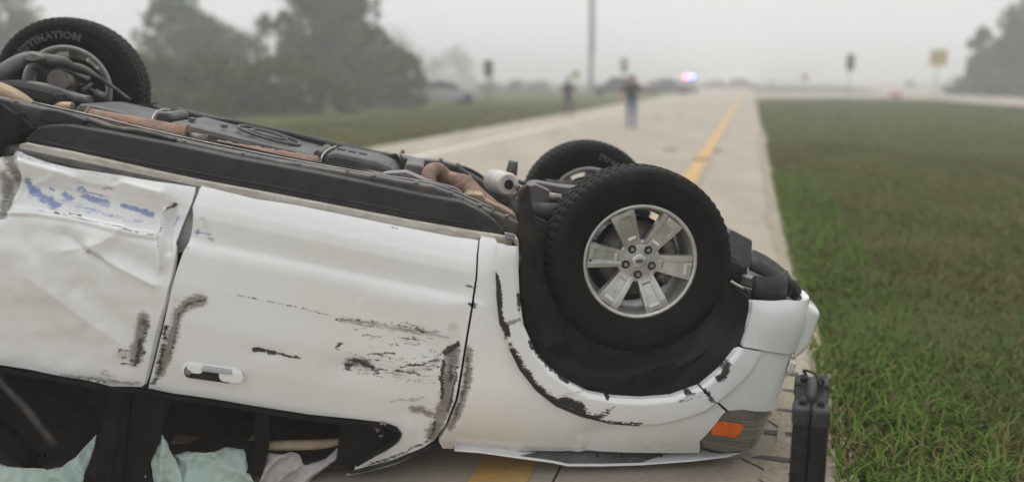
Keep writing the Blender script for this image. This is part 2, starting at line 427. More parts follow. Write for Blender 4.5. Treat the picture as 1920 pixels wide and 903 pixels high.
def hill(l, d):
    """height of the open ground beside the road"""
    off = np.where(l > L_EDGE, l - L_EDGE, np.where(l < L_LEFT, L_LEFT - l, -1.0))
    base = np.where(off < 0, -.10, -.02 - .10 * sstep(.3, 5, off))
    k = sstep(0, 1.5, off)
    return base + k * (.05 * np.sin(l * .9 + .4 * d) * np.sin(d * .7 + 1.3) + .04 * np.sin(l * .31 - d * .43))
gl = np.concatenate([np.linspace(-1400, -60, 20), np.linspace(-50, L_LEFT - .6, 40), [L_LEFT - .25, L_LEFT + .02, L_LEFT + .25, -4, -1, L_EDGE - .25, L_EDGE - .02, L_EDGE + .25],
                     np.linspace(L_EDGE + .6, 24, 60), np.linspace(25, 60, 30), np.linspace(70, 1400, 20)])
gd = np.concatenate([np.linspace(-30, -2, 12), np.linspace(-1, 30, 80), np.linspace(31, 120, 70), np.linspace(130, 1400, 30)])
LL, DD = np.meshgrid(gl, gd); ZZ = hill(LL, DD)
gv = [road(a, bb, zz) for a, bb, zz in zip(LL.ravel(), DD.ravel(), ZZ.ravel())]
w = len(gl); gf = [(i * w + j, i * w + j + 1, (i + 1) * w + j + 1, (i + 1) * w + j) for i in range(len(gd) - 1) for j in range(w - 1)]
structure(mesh('ground', gv, gf, None, M['soil'], True))

def strip(name, l0, l1, d0, d1, z, m, parent=None, wob=0.0, nd=1):
    v, f = [], []
    for k in range(nd + 1):
        d = d0 + (d1 - d0) * k / nd; a = wob * (random.random() - .5)
        v += [road(l0 + a, d, z), road(l1 + wob * (random.random() - .5), d, z)]
        if k: f.append((2 * k - 2, 2 * k - 1, 2 * k + 1, 2 * k))
    return mesh(name, v, f, parent, m)
# concrete carriageway: a bed, cast slabs with sealed joints near the viewer, one sheet beyond
rd = structure(strip('road', L_LEFT + .03, L_EDGE - .03, -25, 62, -.035, M['joint']))
structure(strip('road_beyond', L_LEFT, L_EDGE, 61.6, 1300, -.001, M['concrete']))
lanes = [L_LEFT, L_WHITE - .12, (L_WHITE + L_YEL) / 2, L_YEL + .22, L_EDGE]
D0, SL = -8.0, 4.6
for r in range(15):
    for q in range(4):
        a, c_ = lanes[q] + .006, lanes[q + 1] - .006; d0, d1 = D0 + r * SL + .008, D0 + (r + 1) * SL - .008
        z = random.uniform(-.003, .001)
        vs = [road(a, d0, z), road(c_, d0, z), road(c_, d1, z), road(a, d1, z)]
        vs = vs + [(p[0], p[1], -.09) for p in vs]
        o = mesh('slab', vs, [(0, 1, 2, 3), (0, 4, 5, 1), (1, 5, 6, 2), (2, 6, 7, 3), (3, 7, 4, 0)], rd, M['concrete'])
        o.parent = rd
def paint_line(name, lc, wd, d0, d1, m):
    structure(strip(name, lc - wd / 2, lc + wd / 2, d0, d1, .005, m, None, .008, max(4, int((d1 - d0) / 1.5))))
paint_line('yellow_edge_line', L_YEL, .24, -6, 120, M['yellow'])
paint_line('white_edge_line', L_WHITE, .16, -4, 150, M['white_line'])
# rumble grooves and litter of soil along the broken shoulder edge
gl0 = L_EDGE - .36
for k in range(16):
    d = 1.9 + k * .30
    v = [road(gl0 + random.uniform(-.03, .03), d, .004), road(L_EDGE - .08, d + random.uniform(-.02, .02), .004), road(L_EDGE - .08, d + .045, .004), road(gl0, d + .04 + random.uniform(0, .02), .004)]
    o = mesh('rumble_groove', v, [(0, 1, 2, 3)], rd, M['joint'])
v, f = [], []
for k in range(321):
    d = -2 + k * .1; a = L_EDGE - .05 - .09 * random.random() ** 2 - .05 * (1 + math.sin(d * 1.3) * math.sin(d * 3.1)) - .16 * random.uniform(.6, 1.1) * float(sstep(3.0, 3.6, d) * (1 - sstep(5.0, 5.8, d)))
    v += [road(a, d, .006), road(L_EDGE + .10, d, -.012)]
    if k: f.append((2 * k - 2, 2 * k - 1, 2 * k + 1, 2 * k))
so = mesh('shoulder_dirt', v, f, None, M['dirt']); structure(so)
# crossover, island and the opposite carriageway to the right
def poly_ground(name, pxs, z, m): return structure(mesh(name, [tuple(ground_at(a, b_, z)) for a, b_ in pxs], [tuple(range(len(pxs)))[::-1]], None, m))
poly_ground('crossover_road', [(1400, 186), (1560, 184), (1760, 187.5), (1770, 176), (1560, 173), (1400, 174)], .02, M['concrete'])
poly_ground('opposite_carriageway', [(1740, 187), (2500, 245), (2500, 178), (1757, 163.5), (1560, 157.5), (1480, 158), (1590, 163), (1640, 172)], .03, M['concrete'])

# ------------------------------------------------------------------ grass
def leaf_mat(name, tones, trans=.25, dry=None):
    m, n, l, b = new_mat(name)
    g = n.new('ShaderNodeNewGeometry')
    c = ramp(n, l, g.outputs['Random Per Island'], [(k / (len(tones) - 1) if len(tones) > 1 else 0, t) for k, t in enumerate(tones)])
    nz = noise_node(n, l, .5, 4)
    c = mixc(n, l, ramp(n, l, nz, [(.35, 0.0), (.65, .5)]), c, tones[0])
    if dry:
        c = mixc(n, l, ramp(n, l, noise_node(n, l, .85, 6, .65), [(.47, 0.0), (.66, .85)]), c, dry)
        c = mixc(n, l, ramp(n, l, noise_node(n, l, .22, 3, .5), [(.40, 0.0), (.70, .45)]), c, (.16, .19, .045))
    l.new(c, b.inputs['Base Color']); b.inputs['Roughness'].default_value = .7; b.inputs['Specular IOR Level'].default_value = .25
    tr = n.new('ShaderNodeBsdfTranslucent'); l.new(c, tr.inputs['Color'])
    ms = n.new('ShaderNodeMixShader'); ms.inputs[0].default_value = trans
    l.new(b.outputs[0], ms.inputs[1]); l.new(tr.outputs[0], ms.inputs[2])
    l.new(ms.outputs[0], n['Material Output'].inputs['Surface']); return m
M['grass'] = leaf_mat('grass_blades', [(.060, .095, .012), (.088, .124, .016), (.118, .122, .026), (.20, .148, .055), (.072, .108, .015), (.16, .108, .045)], .3, (.17, .122, .058))
M['lush'] = leaf_mat('lush_blades', [(.075, .145, .013), (.105, .19, .018), (.13, .19, .026), (.09, .155, .016)], .3)
def blades(name, l0, l1, d0, d1, count, h0, h1, lush, label, m='grass'):
    ll = rng.uniform(l0, l1, count); dd = d0 + (d1 - d0) * rng.random(count) ** 1.35
    dens = np.array([mnoise.noise(Vector((a * .55, bb * .55, 3.1))) for a, bb in zip(ll, dd)])
    keep = dens > rng.uniform(-1.0, .1, count); ll, dd, dens = ll[keep], dd[keep], dens[keep]
    k = len(ll); zz = hill(ll, dd)
    near_edge = np.exp(-np.minimum(abs(ll - L_EDGE), abs(ll - L_LEFT)) / .8) * lush
    h = rng.uniform(h0, h1, k) * (1 + .35 * dens) * (1 + .5 * near_edge); h = np.clip(h, .035, .5)
    an = rng.uniform(0, 2 * math.pi, k); ln = rng.uniform(.2, 1.2, k) * h; wd = rng.uniform(.004, .009, k) * (1 + dd / 14)
    bx = RN[0] * ll + RD[0] * dd; by = RN[1] * ll + RD[1] * dd
    ca, sa = np.cos(an), np.sin(an); V = np.zeros((k, 5, 3))
    for i, (t, wf, lf) in enumerate(((0, 1, 0), (0, -1, 0), (.55, .75, .3), (.55, -.75, .3), (1, 0, 1))):
        V[:, i, 0] = bx - sa * wd * wf + ca * ln * lf; V[:, i, 1] = by + ca * wd * wf + sa * ln * lf
        V[:, i, 2] = zz - .01 + h * t * (1 - .25 * lf)
    base = np.arange(k)[:, None] * 5
    F = np.concatenate([base + np.array([[0, 1, 3]]), base + np.array([[0, 3, 2]]), base + np.array([[2, 3, 4]])])
    me = bpy.data.meshes.new(name); me.vertices.add(k * 5); me.vertices.foreach_set('co', V.reshape(-1))
    me.loops.add(len(F) * 3); me.loops.foreach_set('vertex_index', F.reshape(-1).astype(np.int32))
    me.polygons.add(len(F)); me.polygons.foreach_set('loop_start', np.arange(0, len(F) * 3, 3, dtype=np.int32)); me.update(calc_edges=True)
    o = link(name, me, None, M[m]); o['kind'] = 'stuff'; o['label'] = label; o['category'] = 'grass'
    return o
blades('median_grass', L_EDGE + .02, L_EDGE + 13, -.5, 24, 290000, .03, .10, .7, 'rough green grass of the median right of the concrete shoulder')
blades('verge_grass', L_LEFT - 9, L_LEFT - .02, 14, 60, 36000, .08, .24, .6, 'green grass verge along the left edge of the road')
blades('far_median_grass', L_EDGE + .02, L_EDGE + 34, 22, 74, 50000, .05, .14, .3, 'duller far grass of the median before the crossover')
blades('edge_grass', L_EDGE + .01, L_EDGE + .75, -.2, 16, 11000, .03, .11, .8, 'brighter taller grass right along the shoulder edge', 'lush')

# ------------------------------------------------------------------ the overturned vehicle
suv = empty('overturned_suv')
suv.matrix_world = Matrix(((FX[0], AY[0], TZ[0], CO[0]), (FX[1], AY[1], TZ[1], CO[1]), (FX[2], AY[2], TZ[2], CO[2]), (0, 0, 0, 1)))
tag(suv, 'white sport utility vehicle lying upside down on its crushed roof, scraped along its side', 'vehicle')

# --- rear door, stove in
rear_door = [(-38, 296), (-15, 298), (0, 294), (12, 288), (24, 286.5), (30, 283.5), (53, 292), (93, 305), (133, 314.5), (186, 322.5), (239, 330.5), (292, 340), (330, 345.5), (367, 351.5),
             (365, 362), (359, 380), (351, 398), (340, 425), (330, 451), (331, 466), (329, 480), (321, 520), (306, 580), (291, 640), (279, 690), (272, 719),
             (266, 723), (208, 723), (150, 711), (75, 698), (0, 684), (-38, 678)]
rd_disp0 = ridges([([(-20, 350), (60, 352), (150, 368), (230, 385), (300, 405)], 34, -.030, 2), ([(20, 300), (120, 326), (160, 340), (205, 348), (230, 342), (300, 362)], 8, .012, 1.0), ([(95, 330), (60, 345), (45, 370)], 6, .008, 1.0), ([(230, 430), (190, 455), (120, 470)], 8, .006, 1.0),
                   ([(0, 398), (70, 400), (150, 412), (240, 436), (300, 444)], 7, .013, .9), ([(0, 404), (70, 407), (150, 420), (240, 444), (296, 451)], 4, -.006, 1.0), ([(215, 345), (205, 352), (150, 342)], 12, -.012, 2),
                   ([(306, 396), (303, 420), (300, 446), (302, 470), (300, 500)], 7, .018, .9), ([(322, 390), (316, 430), (316, 470)], 7, -.014, 2),
                   ([(120, 440), (170, 476), (200, 500)], 14, -.016, 1.0), ([(170, 462), (200, 486), (235, 505), (292, 533)], 13, .018, .9), ([(165, 474), (182, 478), (190, 488)], 5, -.010, 1.0), ([(215, 470), (275, 500), (300, 515)], 20, -.012, 2),
                   ([(60, 520), (150, 590), (240, 650)], 30, .013, 1.0), ([(150, 540), (215, 600), (255, 640)], 26, -.012, 2),
                   ([(15, 288), (24, 330), (6, 380), (0, 400)], 11, -.022, 2), ([(38, 290), (40, 330), (25, 370)], 9, .012, 2), ([(30, 600), (120, 640)], 60, -.012, 2)])
def rd_disp(u, v):
    k = np.array([mnoise.noise(Vector((a * .012, b_ * .016, 5.0))) + .5 * mnoise.noise(Vector((a * .03, b_ * .035, 9.0))) for a, b_ in zip(u, v)])
    return 1.35 * rd_disp0(u, v) + .007 * k
rd_wear = strokes([('b', [(46, 340), (52, 356), (62, 366)], 6, 1), ('b', [(52, 360), (75, 374), (104, 387)], 7, .95), ('b', [(84, 356), (92, 362)], 3, .7), ('b', [(112, 366), (124, 376)], 5, .7),
                   ('b', [(140, 353), (150, 358)], 6, .8), ('b', [(150, 358), (190, 371)], 2.5, .7), ('b', [(152, 371), (172, 380), (192, 385)], 7, .85), ('b', [(222, 389), (250, 397), (280, 406)], 4.5, .85),
                   ('b', [(105, 380), (180, 400), (260, 420)], 4, .42), ('b', [(328, 415), (331, 412)], 5, .7), ('b', [(322, 422), (328, 420)], 4, .55),
                   ('g', [(10, 290), (26, 330), (18, 350)], 12, .75), ('g', [(0, 330), (6, 380), (0, 405)], 11, .75), ('g', [(36, 290), (90, 306)], 8, .45),
                   ('k', [(58, 392), (84, 396)], 2, .62), ('k', [(100, 398), (150, 404)], 2.2, .62), ('k', [(125, 404), (165, 412), (215, 424), (262, 437)], 2.2, .66), ('k', [(275, 441), (297, 441)], 2, .6),
                   ('k', [(308, 395), (316, 387), (330, 384)], 3, .8), ('g', [(190, 352), (206, 350)], 4, .55), ('k', [(302, 402), (301, 430), (299, 460)], 2, .55),
                   ('g', [(268, 596), (262, 630), (254, 676)], 12, .95), ('k', [(270, 600), (276, 612), (270, 640)], 6, .62), ('k', [(262, 640), (256, 682)], 5, .78), ('k', [(266, 664), (270, 662)], 5, .8), ('k', [(262, 604), (268, 608)], 4, .6),
                   ('k', [(222, 656), (246, 655)], 4, .68), ('k', [(226, 670), (246, 668)], 2.5, .62), ('k', [(228, 682), (250, 674)], 3.5, .6), ('g', [(225, 665), (250, 670)], 12, .5),
                   ('g', [(112, 705), (200, 713), (264, 718)], 5, .6), ('k', [(120, 704), (160, 711), (205, 718)], 2.5, .6), ('g', [(195, 700), (210, 704)], 8, .5),
                   ('g', [(160, 470), (185, 482)], 5, .45), ('g', [(60, 300), (200, 330)], 4, .35)])
o = skin_panel('rear_door', rear_door, suv, M['paint'], .0065, .02, rd_disp, rd_wear)
o['label'] = 'crumpled rear door with blue paint streaks'

# --- front door with its window frame
front_door = [(378, 348), (430, 361), (480, 373), (551, 383.5), (657, 405), (742, 422.5), (852, 444), (896.5, 450), (893.5, 476), (891.5, 520), (883, 576), (873.5, 634), (865, 687), (853.5, 750),
              (836, 795), (814, 825), (793, 838), (745, 857), (700, 871), (664, 880), (668, 873), (686, 864), (726, 843), (748, 827), (755, 812), (744, 799), (721, 791), (668, 785),
              (578, 776), (476, 760), (400, 747), (321, 736), (278, 727), (283, 706), (294, 661), (309, 600), (322, 540), (332, 505), (343, 474), (353, 456), (361, 420), (362, 402), (361, 388), (370, 366)]
fd_disp = ridges([([(440, 556), (560, 580), (700, 612), (850, 640)], 44, -.006, 2), ([(790, 640), (840, 690), (835, 760)], 26, -.012, 2), ([(850, 620), (858, 660), (846, 720), (828, 780)], 9, -.016, 2),
                  ([(330, 570), (318, 630), (300, 690)], 9, -.010, 2), ([(480, 660), (520, 664)], 12, -.006, 2), ([(640, 690), (700, 690)], 20, -.008, 2),
                  ([(700, 560), (820, 575), (880, 560)], 20, .004, 2), ([(770, 800), (730, 860)], 14, .006, 2), ([(345, 400), (350, 440)], 14, -.01, 2), ([(795, 770), (800, 800)], 16, -.006, 2)])
fs = []
for k in range(70):
    x0 = random.uniform(640, 830); y0 = random.uniform(596, 705) + (x0 - 700) * .08; a = random.choice([random.uniform(-.32, .12), random.uniform(.05, .22)]); L = random.uniform(12, 60)
    fs.append((random.choice('kkg'), [(x0, y0), (min(862, x0 + L * math.cos(a)), y0 + L * math.sin(a))], random.uniform(.9, 2.0), random.uniform(.42, .62)))
fd_wear = strokes(fs + [('g', [(378, 563), (352, 568), (334, 588), (324, 630), (310, 668), (300, 695)], 11, .95), ('k', [(384, 562), (352, 569), (336, 590), (330, 630), (318, 662)], 3, .62), ('k', [(312, 610), (304, 660), (294, 705)], 5, .66), ('k', [(300, 690), (286, 718)], 7, .6),
                   ('k', [(443, 554), (550, 575), (640, 597)], 1.3, .62), ('k', [(640, 597), (760, 612), (800, 626)], 2.2, .58), ('k', [(628, 600), (640, 602)], 3, .6), ('g', [(640, 600), (760, 618), (840, 632)], 7, .55),
                   ('k', [(476, 656), (494, 656), (514, 662)], 4.5, .95), ('k', [(520, 664), (545, 668), (566, 670)], 3, .8), ('k', [(632, 650), (640, 642)], 5, .68), ('k', [(652, 688), (665, 678), (686, 683), (696, 690)], 8, .72), ('g', [(655, 680), (690, 685)], 12, .7),
                   ('k', [(690, 664), (740, 661)], 2.2, .62), ('k', [(748, 688), (790, 683), (822, 676)], 2.6, .72), ('k', [(700, 693), (730, 694)], 2.5, .6), ('g', [(740, 700), (800, 690), (825, 678)], 9, .45), ('g', [(730, 752), (800, 745)], 3, .5),
                   ('k', [(834, 664), (846, 656), (858, 648)], 6, .9), ('k', [(832, 680), (828, 720), (826, 750)], 4, .85), ('g', [(850, 660), (842, 710), (836, 750), (822, 795), (812, 815)], 13, .98), ('k', [(858, 690), (848, 745), (838, 775)], 3, .72), ('k', [(846, 690), (844, 720)], 5, .6),
                   ('g', [(772, 766), (790, 770), (806, 776)], 7, .85), ('k', [(812, 772), (815, 800), (806, 822)], 2.2, .7), ('k', [(880, 570), (893, 572)], 4, .85), ('k', [(873, 535), (892, 540)], 3, .62), ('k', [(876, 544), (892, 530)], 2, .5),
                   ('k', [(800, 826), (745, 852), (690, 872)], 2.6, .66), ('g', [(800, 830), (740, 856), (680, 876)], 4, .5), ('b', [(370, 437), (374, 433)], 5, .7), ('g', [(380, 410), (395, 450)], 8, .4), ('g', [(345, 470), (352, 468)], 6, .4),
                   ('k', [(755, 730), (785, 670), (800, 650)], 1.1, .6), ('k', [(700, 705), (820, 720)], 1.0, .5), ('k', [(456, 648), (460, 640)], 2, .5), ('k', [(424, 650), (426, 644)], 1.6, .5), ('k', [(730, 424), (748, 427)], 1.6, .7)])
fdoor = skin_panel('front_door', front_door, suv, M['paint'], .0065, .022, fd_disp, fd_wear)
fdoor['label'] = 'front door with long black scrapes'

# --- wing (fender) and arch flare
arch_in = [(972, 462), (971.5, 500), (974, 560), (981.5, 609), (1004, 659), (1031, 691), (1073, 719.5), (1103, 735), (1149, 744), (1202, 747), (1259, 742), (1312, 721), (1350, 691), (1380, 655), (1399, 617), (1407, 583), (1408, 562)]
fl_out = [(929, 459), (929, 506), (930.5, 555), (936, 609), (951, 647), (974, 693), (1004, 731), (1042, 761), (1088, 780), (1145, 793.5), (1194, 797), (1240, 795), (1285, 784), (1323, 771), (1357.5, 746), (1392, 716), (1411, 693), (1430, 657)]
wing = [(899.5, 451), (897, 476), (895, 521), (887, 577), (877.5, 635), (869, 689), (858, 752), (840, 797), (823, 826), (830, 840), (870, 843), (974, 843.5), (1088, 845.5), (1202, 847), (1311, 848), (1312, 826), (1333, 803), (1356, 775), (1361, 771.5),
        (1330, 742), (1290, 752), (1240, 768), (1194, 770), (1145, 766), (1088, 754), (1042, 735), (1016, 716), (990, 685), (967, 645), (955, 609), (950, 555), (948, 500), (948, 458), (931, 455), (929, 448), (902, 443.5)]
wing_wear = strokes([('g', [(880, 655), (875, 720), (860, 770), (845, 800)], 8, .85), ('k', [(878, 668), (872, 730), (850, 790)], 3, .62), ('k', [(895, 535), (888, 545)], 3, .6), ('k', [(886, 568), (892, 575)], 5, .8), ('g', [(835, 828), (960, 838), (1100, 842)], 5, .38), ('k', [(864, 742), (868, 730)], 2, .7), ('g', [(934, 456), (968, 464)], 4, .4)])
wing_disp = ridges([([(1090, 835), (1110, 815), (1140, 808)], 22, -.014, 2), ([(1085, 846), (1090, 830)], 12, .012, 2), ([(1180, 830), (1320, 800)], 26, .004, 2), ([(880, 690), (868, 745), (850, 790)], 8, -.010, 2), ([(910, 560), (900, 800)], 40, .002, 2)])
skin_panel('front_wing', wing, suv, M['paint'], .008, .02, wing_disp, wing_wear)
cut = arch_in.index((1312, 721)); cut2 = fl_out.index((1323, 771))
fl_near = fl_out[:cut2 + 1] + [(1341, 757), (1310, 723)] + arch_in[:cut][::-1]
# the flare is a rolled lip: proud of the wing in its middle, turned in at both edges
def lip(lst_out, lst_in, hgt):
    def fn(u, v):
        a = seg_dist(u, v, lst_out); b_ = seg_dist(u, v, lst_in)
        return hgt * np.minimum(1, a / 7) ** .6 * np.minimum(1, (b_ + 2) / 9) ** .8
    return fn
fl_wear = strokes([('k', [(931, 515), (934, 545), (936, 575), (941, 600), (950, 622)], 6, 1.0), ('k', [(971, 552), (973, 578)], 4, .72), ('g', [(944, 607), (958, 600), (972, 596)], 4, .9), ('k', [(941, 609), (950, 622), (946, 634)], 4, .62),
                   ('k', [(955, 640), (962, 655)], 4, .55), ('k', [(958, 658), (974, 690), (1004, 727), (1042, 757), (1080, 774)], 11, 1.0), ('k', [(1046, 752), (1060, 748), (1078, 754), (1092, 768)], 9, 1.0), ('k', [(1060, 764), (1095, 776), (1110, 783)], 12, 1.0), ('k', [(1095, 784), (1145, 790), (1190, 795)], 7, 1.0),
                   ('k', [(1120, 778), (1138, 766)], 6, .66), ('k', [(1136, 768), (1150, 758)], 3, .5), ('k', [(993, 641), (1008, 664), (1036, 692), (1064, 714)], 4, .74), ('k', [(1182, 786), (1202, 787)], 2.4, .75), ('k', [(1318, 728), (1328, 741), (1332, 748)], 5, .68), ('k', [(1273, 747), (1300, 735)], 2.4, .6), ('k', [(1280, 748), (1312, 738)], 2.4, .55), ('k', [(1135, 741), (1140, 743)], 3, .85), ('k', [(1286, 735), (1294, 733)], 3.2, .9), ('g', [(1040, 738), (1100, 728)], 3, .4)])
flare = skin_panel('arch_flare', fl_near, suv, M['flare'], .006, .03, lip(fl_out, arch_in, .022), fl_wear, .006)
flare['label'] = 'wheel arch flare with black scuffed rim'
fl_front = [(1313, 722), (1350, 691.5), (1380, 655.5), (1387, 651), (1429, 658), (1411, 693), (1392, 716), (1357.5, 746), (1345, 755)]
skin_panel('bumper_flare', fl_front, suv, M['flare'], .008, .03, lip(fl_out, arch_in, .022),
           strokes([('k', [(1362, 682), (1354, 700), (1343, 706)], 7, .75), ('k', [(1318, 728), (1322, 740)], 5, .7), ('k', [(1326, 733), (1332, 744)], 4, .66)]), .006)

# --- bumper: lower face (towards the wheels) and upper fascia, both round the nose to the far side
def zs(px, py, off=0.0): return on_skin(px, py, off)
a0 = [zs(1408, 560), zs(1444, 562), zs(1470, 560)]
b0 = [zs(1471, 660.5), zs(1430, 654), zs(1390, 647.5), zs(1400, 617), zs(1407.5, 583)]
ztop, zbot = a0[-1][1], b0[0][1]
far = lambda pts: [(2 * S_MID - s, z) for s, z in pts][::-1]
def nose(name, top, bot, m, **kw):
    """closed outline from traced near points round the front to their mirror image"""
    sT, sB = top[-1][0], bot[0][0]
    t2 = [(sT + (2 * S_MID - 2 * sT) * k / 10, top[-1][1]) for k in range(1, 10)]
    b2 = [(2 * S_MID - sB + (2 * sB - 2 * S_MID) * k / 10, bot[0][1]) for k in range(1, 10)]
    return skin_panel(name, top + t2 + far(top) + far(bot) + b2 + bot, suv, m, .016, .03, px=False, **kw)
def bump_bulge(u, v):
    return .016 * np.exp(-((v - 610) / 38) ** 2) * sstep(1402, 1440, u)
nose('bumper', a0, b0, M['paint'], disp=bump_bulge, off=.012)
c0 = [zs(1430, 657.5), zs(1471, 663.5)]
d0_ = [zs(1449, 768), zs(1392, 767), zs(1366, 769), zs(1347, 753), zs(1372, 728), zs(1393, 708), zs(1408, 688)]
nose('bumper_fascia', c0, d0_, M['paint'], off=.0)
# raised bumper guard at the corner and its torn clip
def skin_tube(name, pxs, r, m, off):
    pts = [skin(*on_skin(a, b_, 0), off) for a, b_ in pxs]
    return tube(name, pts, r, suv, m, 12)
def guard_patch(name, s0, s1, z0, z1, hgt, m, ns=18, nz=26, off=.01):
    v, f = [], []
    for i in range(nz + 1):
        b_ = i / nz; z = z0 + (z1 - z0) * b_
        for j in range(ns + 1):
            a = j / ns; e = (np.clip(min(a, 1 - a) * 4.5, 0, 1) ** .55) * (np.clip(min(b_ * 7, (1 - b_) * 4), 0, 1) ** .55)
            v.append(tuple(skin(s0 + (s1 - s0) * a + .03 * b_, z, off + hgt * float(e) * (1 - .25 * b_))))
            if i and j: f.append(((i - 1) * (ns + 1) + j - 1, (i - 1) * (ns + 1) + j, i * (ns + 1) + j, i * (ns + 1) + j - 1))
    o = mesh(name, v, f, suv, m, True); fix_normals(o.data); return o
guard_patch('bumper_guard', S_MID - .80, S_MID - .58, -.045, -.30, .055, M['paint'])
guard_patch('bumper_guard', S_MID + .58, S_MID + .80, -.045, -.30, .055, M['paint'])
guard_patch('bumper_clip', S_MID - .82, S_MID - .76, -.30, -.37, .022, M['paint'], 10, 12)
# side lamp cluster with amber marker
lamp_ol = [(1314, 826), (1316, 836), (1322, 841), (1346, 847), (1388, 845.5), (1407, 827), (1426, 803), (1447, 768), (1392, 767.5), (1366, 770), (1358, 776), (1335, 804)]
lamp = skin_panel('side_lamp', lamp_ol, suv, M['lens'], .010, .03, off=-.004)
mk = [(1342, 793), (1350, 791), (1391, 796), (1395, 800), (1383, 817), (1377, 819.5), (1336, 814), (1333, 811)]
o = skin_panel('amber_marker', mk, lamp, M['marker'], .010, .012, off=.004)
seal = [(1314, 826), (1316, 837), (1322, 842), (1346, 848), (1388, 846.5)]
tube('lamp_seal', [skin(*on_skin(a, b_), -.002) for a, b_ in seal], .004, lamp, M['dark'], 8, 3)
headlamp = [zs(1450, 771), zs(1430, 804), zs(1411, 828), zs(1393, 845)]
skin_panel('headlamp', [headlamp[0], headlamp[1], headlamp[2], headlamp[3], (headlamp[3][0] + .26, headlamp[3][1]), (headlamp[0][0] + .22, headlamp[0][1])], suv, M['lens'], .016, .03, off=-.012, px=False)
zg0, zg1 = headlamp[0][1] - .02, headlamp[3][1]
grl = skin_panel('grille', [(headlamp[3][0] + .27, zg0), (2 * S_MID - headlamp[3][0] - .27, zg0), (2 * S_MID - headlamp[3][0] - .27, zg1), (headlamp[3][0] + .27, zg1)], suv, M['plastic'], .03, .03, off=-.03, px=False)
for k in range(3):
    z = zg0 + (zg1 - zg0) * (k + .6) / 3.2
    tube('grille_bar', [skin(headlamp[3][0] + .28 + (2 * S_MID - 2 * headlamp[3][0] - .56) * t / 8, z, -.01) for t in range(9)], .014, grl, M['alloy'], 8, 2)

M['inner'] = mat('bonnet_inner_shade_dirt', (.17, .175, .18), (.09, .09, .092), .5, scale=9, dirt=(.05, .045, .04, .5))  # white bonnet's inner side, colour darkened to carry its shade and dirt
# --- bonnet: buckled sheet under the wing, its folded lip showing
hood_px = [(852, 844.5), (900, 848), (974, 858.5), (1035, 866.5), (1065, 873), (1130, 873), (1202, 871), (1297, 864), (1365, 856), (1388, 848)]
edge = [P(a, b_, -.835) for a, b_ in hood_px]
hv, hf = [], []
rows = [(-.0, 0), (.012, .004), (.05, .016), (.16, .02), (.45, .012), (.86, .0), (1.27, .012), (1.56, .02), (1.72, 0)]
for dy, dz in rows:
    for p in edge:
        pinch = max(0, (p[0] - .35)) * .45 * (1 - abs(dy - .86) / .86)
        hv.append((p[0] + pinch, p[1] + dy, p[2] + dz - .03 * (1 - ((dy - .86) / .86) ** 2) * .4 + (0 if dy else -.0)))
w_ = len(edge)
for i in range(len(rows) - 1):
    for j in range(w_ - 1): hf.append((i * w_ + j, i * w_ + j + 1, (i + 1) * w_ + j + 1, (i + 1) * w_ + j))
o = mesh('bonnet', hv, hf, suv, M['paint'], True)
so = o.modifiers.new('solid', 'SOLIDIFY'); so.thickness = .004; so.offset = 0
# inner frame of the bonnet seen between its lip and the wing
hv, hf = [], []
for p, q in zip(edge, [P(a, b_, -.78) for a, b_ in [(852, 843), (900, 844), (974, 845), (1035, 846), (1065, 847), (1130, 848), (1202, 849), (1297, 850), (1365, 848), (1388, 844)]]):
    hv += [(p[0], p[1] + .012, p[2] + .006), (q[0], q[1], q[2])]
for j in range(w_ - 1): hf.append((2 * j, 2 * j + 2, 2 * j + 3, 2 * j + 1))
mesh('bonnet_inner', hv, hf, suv, M['inner'], True)
for a in (1120, 1166, 1240):
    q = P(a, 854, -.815); tube('bonnet_plug', [(q[0], q[1] - .001, q[2] - .002), (q[0], q[1] + .008, q[2] + .004)], .006, suv, M['dark'], 10, 1)

# --- far flank and tail, so the body is whole
zz0, zz1 = -.05, -.86
skin_panel('far_flank', [(2 * S_MID + 3.2, zz0), (2 * S_MID + .56, zz0), (2 * S_MID + .52, -.2), (2 * S_MID + .38, -.42), (2 * S_MID + .1, -.53), (2 * S_MID - .2, -.48), (2 * S_MID - .40, -.3), (2 * S_MID - .44, -.28), (2 * S_MID - .44, -.70), (2 * S_MID + .5, -.80), (2 * S_MID + 3.2, zz1)], suv, M['paint'], .05, .03, px=False)
qz = on_skin(-38, 296)[1]; qz1 = on_skin(-38, 678)[1]; qs = on_skin(-38, 480)[0] - .006
skin_panel('rear_quarter', [(qs - .02, qz - .01), (qs + .0, qz1 - .02), (-3.85, -.95), (-3.85, -.12), (-3.36, -.05), (-3.32, -.22), (-3.18, -.42), (-2.9, -.50), (-2.62, -.42), (-2.46, -.22), (qs - .03, qz - .03)], suv, M['paint'], .03, .03, px=False)
skin_panel('tail_panel', [(-3.86, -.12), (-3.86, -.95), (-3.9, -.95), (-3.9, -.12)], suv, M['paint'], .05, .03, px=False)
box('tailgate', (-3.92, -.90, -.95), (-3.86, .90, -.05), suv, M['paint'], .02)

